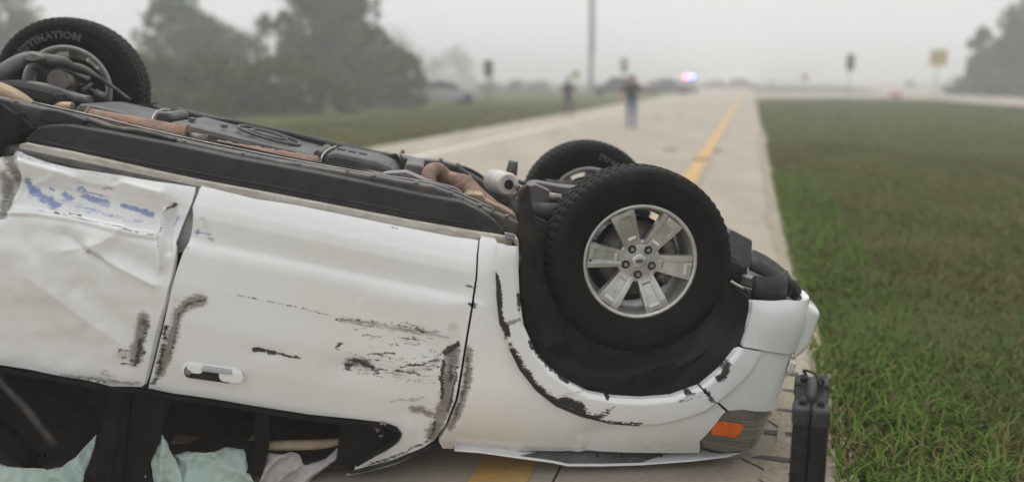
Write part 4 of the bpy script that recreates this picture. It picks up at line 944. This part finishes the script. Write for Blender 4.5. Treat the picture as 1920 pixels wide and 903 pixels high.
box('tail_wall', (-3.84, -.82, -1.5), (-3.72, .82, -.1), suv, M['cabin'], .02)
for y in (-.38, .38):
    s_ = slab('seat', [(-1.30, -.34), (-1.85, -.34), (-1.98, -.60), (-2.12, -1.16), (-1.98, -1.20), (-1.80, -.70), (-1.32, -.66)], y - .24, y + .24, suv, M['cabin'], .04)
bs = [(-40, 688), (0, 693), (75, 706), (150, 719), (208, 730), (276, 734), (321, 745), (400, 755), (476, 768), (578, 784), (668, 793), (718, 799), (738, 805), (746, 814), (738, 827), (716, 842), (668, 870)]
tube('window_seal', [P(a, b_, -.885) for a, b_ in bs], .011, suv, M['cabin'], 8, 4)
px_slab('mirror_patch', [(640, 788), (718, 796), (741, 804), (746, 814), (738, 827), (716, 843), (660, 872), (630, 862)], -.86, .02, suv, M['cabin'], .004)
for k in range(7):
    q = P(712 + random.uniform(-9, 9), 806 + random.uniform(-12, 12), -.875); tube('mirror_fixing', [q, q + np.array([random.uniform(-.02, .02), -.012, random.uniform(-.02, .02)])], random.uniform(.004, .008), suv, M['steel'], 7, 1)
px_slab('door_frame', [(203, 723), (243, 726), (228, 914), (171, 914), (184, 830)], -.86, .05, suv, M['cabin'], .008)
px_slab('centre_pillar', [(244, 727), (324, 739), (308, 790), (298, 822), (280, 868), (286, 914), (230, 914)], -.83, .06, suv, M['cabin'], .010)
tube('pillar_ridge', [P(a, b_, -.862) for a, b_ in [(228, 760), (218, 830), (205, 905)]], .008, suv, M['cabin'], 8, 3)
tube('belt_guide', [P(a, b_, -.60) for a, b_ in [(-20, 690), (20, 732), (62, 778), (106, 836)]], [.018, .020, .024, .022], suv, M['frame'], 10, 3)
tube('belt_bracket', [P(a, b_, -.66) for a, b_ in [(-20, 796), (20, 826), (50, 856), (62, 876)]], [.05, .045, .035, .02], suv, M['cabin'], 12, 4)
tube('grab_handle', [P(a, b_, -.62) for a, b_ in [(50, 866), (66, 856), (84, 852)]], .012, suv, M['cabin'], 8, 3)
px_slab('headliner', [(-20, 836), (60, 846), (180, 838), (184, 880), (-20, 880)], -.40, .10, suv, M['tan'], .01)
px_slab('headliner', [(318, 830), (410, 834), (480, 824), (482, 850), (318, 852)], -.45, .10, suv, M['tan'], .01)
tube('headliner_trim', [P(a, b_, -.74) for a, b_ in [(504, 835), (540, 834), (600, 832), (640, 826), (656, 820)]], [.020, .022, .021, .014, .004], suv, M['tan'], 12, 4)
px_slab('seat_belt', [(476, 764), (505, 764), (504, 838), (498, 862), (472, 888), (461, 886), (476, 850)], -.80, .006, suv, M['cabin'], .001)
tube('roof_gutter', [P(a, b_, -.80) for a, b_ in [(816, 830), (780, 848), (745, 861), (690, 877), (655, 884)]], [.008, .010, .011, .012, .010], suv, M['plastic'], 8, 4)
tube('roof_edge', [P(a, b_, -.785) for a, b_ in [(805, 838), (745, 866), (690, 881), (650, 889)]], .005, suv, M['jamb'], 8, 4)
tube('roof_gutter', [P(a, b_, -.66) for a, b_ in [(690, 858), (640, 864), (600, 868)]], .012, suv, M['frame'], 8, 3)
tube('wiper_arm', [P(a, b_, -.74) for a, b_ in [(810, 840), (770, 852), (740, 864)]], .012, suv, M['plastic'], 8, 3)
def cloth(name, pxs, y0, amp, k1, k2, m, seed, lean=0.0):
    ol = [(q[0], q[2]) for q in (P(a, b_, y0) for a, b_ in pxs)]
    pts, tris = fill(ol, .010); lo = pts.min(0); hi = pts.max(0); v = []
    for x, z in pts:
        t = (x * math.cos(k2) + z * math.sin(k2)) * k1
        w1_ = mnoise.noise(Vector((x * 7, z * 7, seed))); w2_ = mnoise.noise(Vector((x * 24, z * 18, seed + 4))) + .6 * mnoise.noise(Vector((x * 55, z * 40, seed + 9)))
        v.append((x, y0 + amp * (abs(math.sin(t + 2.4 * w1_)) - .5 + .7 * w1_ + .5 * w2_) - lean * (hi[1] - z), z))
    o = mesh(name, v, tris, suv, m, True); fix_normals(o.data); s = o.modifiers.new('solid', 'SOLIDIFY'); s.thickness = .003; return o
cloth('airbag_curtain', [(-20, 851), (32, 857), (72, 862), (128, 862), (150, 848), (179, 815), (178, 838), (171, 877), (163, 914), (-20, 914)], -.72, .035, 30, 1.1, M['teal'], 1.0, .5)
cloth('airbag_curtain', [(304, 812), (312, 824), (323, 852), (337, 882), (352, 914), (283, 914), (277, 885), (289, 850)], -.80, .03, 36, .2, M['teal'], 2.0, .1)
cloth('airbag_curtain', [(326, 848), (360, 843), (420, 840), (455, 845), (470, 870), (492, 914), (350, 914), (338, 884)], -.74, .04, 24, 1.3, M['teal'], 3.0, .5)
cloth('torn_airbag', [(503, 847), (545, 843), (562, 852), (574, 868), (612, 856), (636, 838), (641, 845), (622, 862), (582, 894), (566, 914), (486, 914), (496, 880)], -.76, .03, 40, 2.5, M['white_cloth'], 4.0, .3)

# ------------------------------------------------------------------ case beside the nose
_a, _b = ground_at(1521, 768, .54), ground_at(1528, 706, .58)
case = empty('tool_case', (_a[0], _a[1], 0)); case.rotation_euler = (0, 0, -math.atan2(_b[0] - _a[0], _b[1] - _a[1]) + rad(2))
case.scale = (1.04, 1.0, .95)
tag(case, 'black plastic tool case standing on end on the road by the bumper', 'case')
for sgn in (-1, 1):
    b_ = box('case_shell', (-.056 if sgn < 0 else -.0015, 0, .004), (-.0005 if sgn < 0 else .056, .36, .555), case, M['case'], .014)
for y0, y1 in ((-.004, .085), (.275, .364)):
    box('corner_guard', (-.060, y0, .50), (-.0005, y1, .572), case, M['case_grey'], .014); box('corner_guard', (.0005, y0, .50), (.060, y1, .572), case, M['case_grey'], .014)
for y in (.055, .30):
    for x in (-.028, .030): box('latch', (x - .012, y - .022, .568), (x + .012, y + .022, .588), case, M['case'], .004); box('latch_pin', (x - .004, y - .012, .586), (x + .004, y + .012, .593), case, M['case_grey'], .002)
h_ = tube('handle', [(0, .085, .560), (0, .10, .588), (0, .18, .596), (0, .255, .588), (0, .27, .560)], .016, case, M['case_grey'], 10, 4)
for k in range(9): box('rib', (-.0585, -.003, .05 + k * .052), (.0585, .004, .054 + k * .052), case, M['case'], .001)
box('hinge_strip', (.055, .03, .06), (.060, .33, .50), case, M['orange_strip'], .002)
tube('loose_cable', [(.03, .20, .590), (.01, .28, .606), (-.03, .33, .600), (-.02, .36, .57)], .005, case, M['case'], 7, 4)

# ------------------------------------------------------------------ debris on the road
M['scrap'] = mat('scrap_plastic', (.02, .02, .02), (.05, .045, .04), .8, scale=40)
def debris(px, py, size, label):
    g = ground_at(px, py); v = []; n_ = 12
    for k in range(n_):
        a = 2 * math.pi * k / n_; r = size * random.uniform(.5, 1.1); v.append((r * 1.5 * math.cos(a), r * .8 * math.sin(a), .004))
    v += [(x * .55, y * .55, size * random.uniform(.08, .22)) for x, y, z in v]
    f = [(k, (k + 1) % n_, n_ + (k + 1) % n_, n_ + k) for k in range(n_)] + [tuple(range(n_, 2 * n_))]
    o = mesh('debris_piece', v, f, None, M['scrap']); o.location = (g[0], g[1], .004); tag(o, label, 'debris', 'debris on the road')
debris(1255, 281, .16, 'small dark debris lump lying in the lane above the tyre')
debris(1312, 300, .15, 'dark debris lump lying on the yellow line')
debris(1345, 284, .12, 'small dark debris lump just right of the yellow line')
debris(1275, 215, .18, 'faint dark debris lump far along the lane')
debris(1235, 222, .18, 'faint dark debris lump beside the far lane joint')

# ------------------------------------------------------------------ trees
M['bark'] = mat('bark', (.075, .06, .045), (.12, .10, .08), .9, scale=14, bmp=.6)
LEAF = [leaf_mat('leaf_dark', [(.040, .074, .018), (.064, .106, .025), (.09, .132, .036)]), leaf_mat('leaf_green', [(.040, .072, .018), (.066, .110, .026), (.09, .13, .038)]), leaf_mat('leaf_pale', [(.050, .066, .03), (.075, .092, .042), (.09, .10, .05)])]
def crown_mesh(name, blobs, count, size, gap=-.10):
    """leaf clumps spread through a crown made of overlapping masses"""
    vol = np.array([r[3] ** 2 * r[4] for r in blobs]); pick = rng.choice(len(blobs), count, p=vol / vol.sum()); B = np.array(blobs)[pick]
    d = rng.normal(size=(count, 3)); d /= np.linalg.norm(d, axis=1)[:, None]; r = rng.random(count) ** .38
    c = B[:, :3] + d * r[:, None] * np.stack([B[:, 3], B[:, 3], B[:, 4]], -1)
    hole = np.array([mnoise.noise(Vector(q * .9)) for q in c]); c = c[hole > gap]; k = len(c)
    a = rng.normal(size=(k, 3)); a /= np.linalg.norm(a, axis=1)[:, None]; b_ = np.cross(a, rng.normal(size=(k, 3))); b_ /= np.linalg.norm(b_, axis=1)[:, None]
    s = size * rng.uniform(.5, 1.3, k)[:, None]; V = np.stack([c - a * s, c + b_ * s * .5, c + a * s, c - b_ * s * .5], 1)
    me = bpy.data.meshes.new(name); me.vertices.add(k * 4); me.vertices.foreach_set('co', V.reshape(-1)); me.loops.add(k * 4); me.loops.foreach_set('vertex_index', np.arange(k * 4, dtype=np.int32))
    me.polygons.add(k); me.polygons.foreach_set('loop_start', np.arange(0, k * 4, 4, dtype=np.int32)); me.update(calc_edges=True); return me
def tree(name, px, dist, width, height, label, kind=0, group='trees beyond the road', count=12000, low=.06, lean=0.0, cat='tree', gap=-.10):
    """px: photo column, dist: metres ahead of the viewer"""
    x = (px - 960) / FOCAL_PX * dist / cp; t = empty(name, (x, dist, -.12)); tag(t, label, cat, group)
    W, Hh = width / 2, height; bl = []
    nb = 26
    for k in range(nb):
        u = low + (1 - low) * (k + .5) / nb; wr = W * (max(.02, 1 - abs(2 * (u - .48)) ** 2.6) ** .5) * (1.04 - .22 * u); a = random.uniform(0, 6.28); rr = wr * random.uniform(.2, .95)
        br = max(.28 * W, wr * random.uniform(.28, .55)); bl.append((rr * math.cos(a) + lean * u * Hh, rr * math.sin(a), u * Hh * .96 - br * .2, br, br * random.uniform(.6, .9)))
    link('crown', crown_mesh('crown', bl, count, .20 + .012 * height, gap), t, LEAF[kind])
    tr = .035 * height ** .8
    tube('trunk', [(0, 0, -.1), (.05 * W, .03, Hh * .2), (lean * Hh * .5, 0, Hh * .5), (lean * Hh * .8, .1, Hh * .82)], [tr, tr * .8, tr * .5, tr * .12], t, M['bark'], 9, 4)
    for k in range(7):
        u = random.uniform(.2, .6); a = random.uniform(0, 6.28); L = W * random.uniform(.45, .8)
        tube('limb', [(lean * u * Hh, 0, u * Hh), (lean * u * Hh + .5 * L * math.cos(a), .5 * L * math.sin(a), (u + .07) * Hh), (lean * u * Hh + L * math.cos(a), L * math.sin(a), (u + .18) * Hh)], [tr * .35, tr * .22, tr * .06], t, M['bark'], 6, 3)
    return t
tree('broadleaf_tree', 40, 82, 13.5, 11.6, 'hazy tree behind the raised far rear wheel, leftmost in view', 0)
tree('broadleaf_tree', -70, 78, 12, 13.2, 'tree cut by the left edge of the photo', 0)
tree('broadleaf_tree', 355, 72, 11.6, 10.2, 'round leafy tree between the raised wheel and the tallest tree', 0)
tree('broadleaf_tree', 612, 68, 11.2, 12.2, 'tallest dark tree left of the road, its top out of frame', 0, count=15000)
tree('shrub', 705, 60, 6.0, 5.6, 'lower dark shrub on the right flank of the tallest tree', 0, 'shrubs along the verge', 5000, .02, cat='shrub')
tree('shrub', 765, 56, 3.4, 3.6, 'small dark shrub nearest the signpost', 0, 'shrubs along the verge', 2600, .02, cat='shrub')
tree('shrub', 300, 44, 6.5, 2.9, 'bright green shrub below the round leafy tree', 1, 'shrubs along the verge', 4200, .0, cat='shrub')
tree('shrub', 440, 44, 6.5, 3.0, 'bright green shrub below the gap between two big trees', 1, 'shrubs along the verge', 4200, .0, cat='shrub')
tree('shrub', 570, 46, 7.0, 3.0, 'dull green shrub below the tallest tree', 0, 'shrubs along the verge', 4200, .0, cat='shrub')
tree('shrub', 170, 44, 6.5, 3.6, 'green shrub hidden partly behind the far rear wheel', 0, 'shrubs along the verge', 4200, .0, cat='shrub')
tree('broadleaf_tree', 735, 190, 15, 13.6, 'pale fogged tree behind the shrub left of the signpost', 2, count=4200)
tree('broadleaf_tree', 862, 240, 16, 11.0, 'pale fogged tree standing behind the left signpost', 2, count=4200)
tree('broadleaf_tree', 800, 250, 13, 10.6, 'pale fogged tree between two other fogged trees', 2, count=3200)
tree('broadleaf_tree', 1938, 88, 10.5, 13.6, 'tall hazy tree at the right edge, its top out of frame', 0, 'trees right of the far carriageway', 9000, .03, gap=-.3)
tree('broadleaf_tree', 1868, 90, 9.0, 7.6, 'hazy tree left of the tall tree at the right edge', 0, 'trees right of the far carriageway', 8000, .0, gap=-.35)
tree('broadleaf_tree', 1808, 98, 5.4, 7.6, 'slim hazy tree, leftmost of those right of the far carriageway', 0, 'trees right of the far carriageway', 5000, .0, gap=-.35)
tree('shrub', 1905, 84, 6.0, 3.2, 'low hazy shrub at the foot of the right edge tree', 0, 'trees right of the far carriageway', 3000, .0, cat='shrub')
tree('shrub', 1775, 100, 4.5, 2.4, 'low hazy shrub just behind the yellow sign', 0, 'trees right of the far carriageway', 2400, .0, cat='shrub')
for px_, d_, lb in ((1010, 150, 'low pale hedge bush left of the tall pole'), (920, 130, 'low pale hedge bush at the foot of the left signpost'), (965, 140, 'low pale hedge bush midway between signpost and pole')):
    tree('shrub', px_, d_, 5.0, 1.7, lb, 2, 'low bushes beyond the verge', 1400, .0, cat='bush')

# ------------------------------------------------------------------ signs and pole
M['galv'] = mat('galvanised', (.30, .31, .31), (.22, .23, .23), .5, .5, scale=20)
M['sign_back'] = mat('sign_back', (.24, .20, .165), (.16, .135, .115), .6, .3, scale=8)
M['sign_yellow'] = mat('sign_yellow', (.52, .40, .17), (.44, .34, .16), .5, scale=8)
M['sign_red'] = mat('sign_red', (.50, .035, .04), (.42, .03, .035), .5, scale=8)
M['sign_white'] = mat('sign_white', (.7, .7, .68), (.6, .6, .58), .5, scale=8)
M['sign_dark'] = mat('sign_dark', (.03, .032, .034), (.05, .05, .05), .6, scale=8)
M['wood_pole'] = mat('pole_concrete', (.40, .40, .39), (.30, .30, .29), .8, scale=8, mapping=((4, 4, .5), (0, 0, 0)))
def signpost(px, py_base, shape, w, h, ztop, m, label, twin=False):
    g = ground_at(px, py_base); t = empty('road_sign', (g[0], g[1], 0)); t.rotation_euler = (0, 0, rad(random.uniform(-6, 6))); tag(t, label, 'road sign', 'road signs')
    for x in ((-w * .3, w * .3) if twin else (0,)): tube('post', [(x, .04, -.3), (x, .04, ztop - .05)], .04, t, M['galv'], 8, 1)
    if shape == 'rect': ol = [(-w / 2, -h / 2), (w / 2, -h / 2), (w / 2, h / 2), (-w / 2, h / 2)]
    elif shape == 'diamond': ol = [(0, -h / 2), (w / 2, 0), (0, h / 2), (-w / 2, 0)]
    else: ol = [(w / 2 * math.cos(rad(22.5 + 45 * k)) * 1.08, h / 2 * math.sin(rad(22.5 + 45 * k)) * 1.08) for k in range(8)]
    zc = ztop - h / 2
    slab('sign_plate', [(a, b_ + zc) for a, b_ in ol], -.012, 0.0, t, m, .004)
    box('bracket', (-w * .3, .0, zc - .03), (w * .3, .04, zc + .03), t, M['galv'], .002); return t
signpost(916, 213, 'rect', .48, .82, 2.62, M['sign_back'], 'brown backed upright sign on the left verge, nearest on that side')
signpost(1079, 186, 'diamond', .95, .95, 2.6, M['sign_yellow'], 'faint small sign left of the tall pole')
signpost(1169, 178, 'rect', .8, 1.6, 4.1, M['sign_back'], 'faint tall narrow sign just above the man in jeans')
signpost(1508, 172, 'octagon', .95, .95, 2.55, M['sign_red'], 'red octagonal sign in fog on the crossover island')
signpost(1590, 184, 'rect', .75, 1.45, 4.0, M['sign_dark'], 'dark upright sign standing on the median crossover')
signpost(1753, 187, 'rect', 1.45, 1.35, 4.2, M['sign_yellow'], 'large yellow sign on a post at the right of the median')
signpost(1222, 178, 'rect', .8, .5, 1.7, M['sign_yellow'], 'tiny yellowish sign left of the police car')
g = ground_at(1108, 182); pole = empty('tall_pole', (g[0], g[1], 0)); tag(pole, 'tall pale pole rising out of frame behind the two people', 'pole')
tube('shaft', [(0, 0, -.3), (-.08, 0, 6), (-.18, 0, 13)], [.30, .25, .2], pole, M['wood_pole'], 14, 4)
tube('conduit', [(.26, -.12, 4.2), (.20, -.18, 8), (.10, -.16, 12.8)], .05, pole, M['sign_dark'], 8, 3)
tube('base_collar', [(0, 0, 0), (0, 0, .5)], [.42, .36], pole, M['wood_pole'], 14, 1)

# ------------------------------------------------------------------ far vehicles
M['glass_dark'] = mat('car_glass', (.015, .017, .02), (.03, .03, .035), .12, scale=3)
def car(px, py, heading, colour, label, scale=1.0, kind='sedan', group='vehicles stopped along the highway'):
    g = ground_at(px, py); t = empty('parked_car', (g[0], g[1], 0)); t.rotation_euler = (0, 0, heading); t.scale = (scale * 1.1,) * 3; tag(t, label, 'car', group)
    m = mat('car_paint', colour, tuple(c_ * .8 for c_ in colour), .3, .1, scale=2)
    if kind == 'sedan':
        prof_ = [(-2.35, .35), (-2.38, .75), (-2.25, .92), (-1.55, .98), (-.95, 1.0), (1.05, .95), (1.95, .84), (2.3, .72), (2.36, .40), (2.2, .28), (-2.2, .28)]
        cab = [(-1.65, .97), (-.95, 1.40), (-.3, 1.46), (.35, 1.40), (1.15, .94)]
    else:
        prof_ = [(-2.2, .45), (-2.25, .9), (-2.2, 1.08), (1.0, 1.06), (1.95, 1.0), (2.2, .86), (2.25, .5), (2.1, .38), (-2.1, .38)]
        cab = [(-2.18, 1.07), (-2.0, 1.68), (-1.4, 1.76), (.2, 1.72), (.95, 1.05)]
    body = slab('body', prof_, -.90, .90, t, m, .10)
    n_ = len(cab); v = [(x, -.84 + (.0 if z < 1.1 else .14), z) for x, z in cab] + [(x, .84 - (.0 if z < 1.1 else .14), z) for x, z in cab]
    o = mesh('cabin_glass', v, [tuple(range(n_)), tuple(range(2 * n_ - 1, n_ - 1, -1))] + [(i, i + n_, i + 1 + n_, i + 1) for i in range(n_ - 1)], t, M['glass_dark']); fix_normals(o.data)
    top = [q for q in cab if q[1] > 1.3]; rz = max(q[1] for q in cab)
    box('roof', (top[0][0] + .05, -.70, rz - .05), (top[-1][0] - .02, .70, rz + .02), t, m, .03)
    for x in (-.85, .15): box('side_pillar', (x - .04, -.80, .95), (x + .04, .80, rz - .03), t, m, .01)
    for x in (-1.42, 1.42):
        for y in (-.84, .84):
            w_ = lathe('car_wheel', [(-.11, .001), (-.11, .20), (-.10, .30), (-.06, .335), (.06, .335), (.10, .30), (.11, .20), (.11, .001)], t, M['tyre'], 20); w_.location = (x, y, .335)
    for y in (-.62, .62): box('headlight', (2.28, y - .16, .60), (2.37, y + .16, .74), t, M['sign_white'], .02); box('tail_light', (-2.39, y - .16, .68), (-2.30, y + .16, .84), t, M['sign_red'], .02)
    return t
hdg = math.atan2(RD[1], RD[0])
car(1152, 180.5, hdg + rad(84), (.035, .04, .055), 'dark car parked off the road behind the man in jeans', kind='suv')
pc = car(1252, 177.5, rad(4), (.05, .055, .075), 'dark police car across the road with flashing red and blue lights', 1.12)
M['beacon_blue'] = mat('beacon_blue', (.2, .25, .9), (.2, .25, .9), .3, scale=3, emit=(.25, .35, 1.0, 9)); M['beacon_red'] = mat('beacon_red', (.9, .2, .3), (.9, .2, .3), .3, scale=3, emit=(1.0, .22, .42, 9))
gb = ground_at(1290, 176.5)
pc2 = car(1291, 174.8, hdg + math.pi, (.22, .22, .24), 'patrol vehicle facing the viewer with lit blue and red roof lights', 1.0, 'suv')
box('blue_beacon', (-.25, .05, 1.78), (.10, .62, 2.0), pc2, M['beacon_blue'], .03); box('red_beacon', (-.25, -.62, 1.78), (.10, -.05, 2.0), pc2, M['beacon_red'], .03)
car(1346, 166.5, rad(8), (.20, .10, .09), 'reddish brown car in fog right of the patrol vehicle')
car(1392, 167, rad(20), (.16, .16, .16), 'grey car in fog, rightmost of the stopped group', kind='suv')
car(1336, 165, rad(5), (.12, .12, .13), 'grey car partly hidden behind the reddish brown car')
car(1445, 162, hdg + math.pi, (.3, .28, .27), 'tiny pale car farthest down the road')
car(1706, 165.5, hdg + rad(170), (.02, .03, .035), 'dark car driving on the opposite carriageway', .95)
car(829, 196, rad(20), (.42, .43, .43), 'white car half hidden behind the verge shrubs', 1.0, 'sedan')

# ------------------------------------------------------------------ orange marker on the crossover
M['cone'] = mat('cone_red', (.42, .07, .04), (.36, .06, .04), .6, scale=6)
g = ground_at(1678, 184.5); cn = empty('traffic_drum', (g[0], g[1], .03)); cn.rotation_euler = (rad(90), 0, rad(70)); cn.location.z = .33
tag(cn, 'reddish traffic drum lying on the edge of the median crossover', 'traffic drum')
d_ = lathe('drum', [(-.5, .01), (-.5, .30), (-.2, .28), (.15, .26), (.45, .23), (.5, .01)], cn, M['cone'], 20); d_.rotation_euler = (rad(-90), 0, 0)
for z in (-.15, .18): q = lathe('drum_band', [(z - .06, .288), (z + .06, .275)], cn, M['sign_white'], 20); q.rotation_euler = (rad(-90), 0, 0)

# ------------------------------------------------------------------ people
M['skin'] = mat('skin', (.52, .27, .20), (.46, .23, .17), .55, scale=20); M['navy'] = mat('navy_cloth', (.022, .028, .055), (.03, .036, .065), .85, scale=16, bmp=.3)
M['black_cloth'] = mat('charcoal_cloth', (.018, .018, .020), (.030, .028, .030), .85, scale=16, bmp=.3); M['jeans'] = mat('denim', (.075, .13, .25), (.10, .16, .30), .85, scale=18, bmp=.3)
M['hair'] = mat('hair', (.03, .02, .014), (.05, .035, .025), .7, scale=40); M['shoe'] = mat('shoe', (.03, .027, .025), (.05, .045, .04), .6, scale=20)
def person(px, py, yaw, joints, mats, label, z_cut):
    """joints: name -> (x, y, z, radius); one skinned body, coloured by region"""
    g = ground_at(px, py); t = empty('person', (g[0], g[1], .005)); t.rotation_euler = (0, 0, yaw); t.scale = (1.2, 1.15, 1.05); tag(t, label, 'person')
    names = list(joints); ix = {k: i for i, k in enumerate(names)}
    ed = [('pelvis', 'waist'), ('waist', 'chest'), ('chest', 'neck'), ('neck', 'chin'), ('chin', 'head'), ('head', 'crown')]
    for s_ in 'lr':
        ed += [('chest', s_ + 'sho'), (s_ + 'sho', s_ + 'elb'), (s_ + 'elb', s_ + 'wri'), (s_ + 'wri', s_ + 'palm')] + [(s_ + 'palm', s_ + 'f%d' % k) for k in range(5)]
        ed += [('pelvis', s_ + 'hip'), (s_ + 'hip', s_ + 'kne'), (s_ + 'kne', s_ + 'ank'), (s_ + 'ank', s_ + 'toe')]
    me = bpy.data.meshes.new('body'); me.from_pydata([joints[k][:3] for k in names], [(ix[a], ix[b_]) for a, b_ in ed], []); me.update()
    o = bpy.data.objects.new('body', me); COL.objects.link(o); o.modifiers.new('skin', 'SKIN'); o.modifiers.new('sub', 'SUBSURF').levels = 1
    for i, k in enumerate(names):
        r = joints[k][3]; me.skin_vertices[0].data[i].radius = r if isinstance(r, tuple) else (r, r)
    me.skin_vertices[0].data[ix['pelvis']].use_root = True
    dg = bpy.context.evaluated_depsgraph_get(); m2 = bpy.data.meshes.new_from_object(o.evaluated_get(dg)); bpy.data.objects.remove(o); m2.name = 'body'
    m2.materials.clear()
    for q in mats: m2.materials.append(q)
    arms = [np.array(joints[s_ + a][:3]) for s_ in 'lr' for a in ('wri', 'palm')]; slv = [np.array(joints[s_ + 'elb'][:3]) for s_ in 'lr']
    for p in m2.polygons:
        c_ = np.array(p.center); p.use_smooth = True
        if c_[2] > z_cut[2]: k = 0
        elif min(np.linalg.norm(c_ - a) for a in arms) < .20 and c_[2] > .6 and abs(c_[0]) > .17: k = 0
        elif min(np.linalg.norm(c_ - a) for a in slv) < .09: k = 0 if z_cut[3] else 1
        elif c_[2] > z_cut[1]: k = 1
        elif c_[2] > z_cut[0]: k = 2
        else: k = 3
        p.material_index = k
    link('body', m2, t)
    hd_ = joints['head']; v, f = [], []
    for i in range(7):
        for k in range(14):
            th = math.pi * .56 * i / 6; a = 2 * math.pi * k / 14; v.append((hd_[0] + .088 * math.sin(th) * math.cos(a), hd_[1] + .014 + .106 * math.sin(th) * math.sin(a), hd_[2] + .02 + .118 * math.cos(th)))
    for i in range(6):
        for k in range(14): f.append((i * 14 + k, (i + 1) * 14 + k, (i + 1) * 14 + (k + 1) % 14, i * 14 + (k + 1) % 14))
    mesh('hair', v, [q for q in f if not all(v[i][1] < hd_[1] - .045 and v[i][2] < hd_[2] + .07 for i in q)], t, M['hair'], True)
    for x in (-.032, .032): e_ = lathe('eye', [(-.012, .001), (-.008, .010), (0, .013)], t, M['shoe'], 8); e_.location = (hd_[0] + x, hd_[1] - .088, hd_[2] + .005)
    tube('nose', [(hd_[0], hd_[1] - .09, hd_[2] + .01), (hd_[0], hd_[1] - .112, hd_[2] - .03), (hd_[0], hd_[1] - .09, hd_[2] - .04)], [.008, .015, .008], t, M['skin'], 8, 2)
    box('mouth', (hd_[0] - .024, hd_[1] - .094, hd_[2] - .068), (hd_[0] + .024, hd_[1] - .082, hd_[2] - .060), t, M['cone'], .002)
    for x in (-.088, .088): box('ear', (hd_[0] + x - .008, hd_[1] - .01, hd_[2] - .035), (hd_[0] + x + .008, hd_[1] + .025, hd_[2] + .03), t, M['skin'], .006)
    return t
def figure(h, elbow_out, hand, stride, bend=0.0):
    s_ = h / 1.75; J = {'pelvis': (0, 0, .95, (.155, .12)), 'waist': (0, -.01 - bend * .2, 1.10, (.150, .11)), 'chest': (0, -.01 - bend * .7, 1.33, (.180, .125)), 'neck': (0, -.01 - bend, 1.50, (.062, .062)), 'chin': (0, -.02 - bend, 1.555, (.062, .07)), 'head': (0, -.02 - bend, 1.64, (.082, .098)), 'crown': (0, -.01 - bend, 1.72, (.055, .065))}
    for n_, sg in (('l', -1), ('r', 1)):
        st = stride * sg
        hx, hy, hz = hand[0] * sg, hand[1], hand[2]
        J[n_ + 'sho'] = (.19 * sg, -.0 - bend * .8, 1.41, .066); J[n_ + 'elb'] = (elbow_out * sg, .05 - bend * .5, 1.13, .047); J[n_ + 'wri'] = (hx, hy, hz, .032)
        dx, dy, dz = hx - J[n_ + 'elb'][0], hy - J[n_ + 'elb'][1], hz - 1.13; L = math.sqrt(dx * dx + dy * dy + dz * dz); dx, dy, dz = dx / L, dy / L, dz / L
        J[n_ + 'palm'] = (hx + dx * .06, hy + dy * .06, hz + dz * .06, (.030, .022))
        for k in range(5):
            o_ = (k - 1.5) * .017 if k < 4 else -.045; ln = (.085, .095, .09, .075, .03)[k]
            J[n_ + 'f%d' % k] = (hx + dx * (.06 + ln) + .006, hy + dy * (.06 + ln) + o_, hz + dz * (.06 + ln), .009)
        J[n_ + 'hip'] = (.095 * sg, 0, .88, .098); J[n_ + 'kne'] = (.105 * sg, -.03 + st * .5, .49, .068); J[n_ + 'ank'] = (.105 * sg, .02 + st, .085, .048); J[n_ + 'toe'] = (.125 * sg, -.14 + st, .045, .042)
    return {k: (v[0] * s_, v[1] * s_, v[2] * s_, tuple(q * s_ for q in v[3]) if isinstance(v[3], tuple) else v[3] * s_) for k, v in J.items()}
person(1183, 241, rad(4), figure(1.72, .36, (.30, -.10, .97), .10), [M['skin'], M['black_cloth'], M['jeans'], M['shoe']], 'person in dark short sleeved shirt and blue jeans walking on the road', (.09, .95, 1.46, True))
person(1065, 219, rad(-25), figure(1.68, .27, (.24, -.14, .92), .16, .04), [M['skin'], M['navy'], M['navy'], M['shoe']], 'person in dark navy clothes near the left road edge', (.09, .93, 1.43, False))

# ------------------------------------------------------------------ fog
m = bpy.data.materials.new('fog'); m.use_nodes = True; nt = m.node_tree; nt.nodes.clear()
pv = nt.nodes.new('ShaderNodeVolumePrincipled'); pv.inputs['Color'].default_value = (.975, .977, .98, 1); pv.inputs['Density'].default_value = .0040; pv.inputs['Anisotropy'].default_value = 0.0
ou = nt.nodes.new('ShaderNodeOutputMaterial'); nt.links.new(pv.outputs[0], ou.inputs['Volume'])
hz_ = box('haze', (-1500, -1500, -1.2), (1500, 1500, 14.5), None, m, 0); hz_['kind'] = 'stuff'; hz_['label'] = 'pale morning fog over the road and fields'; hz_['category'] = 'fog'
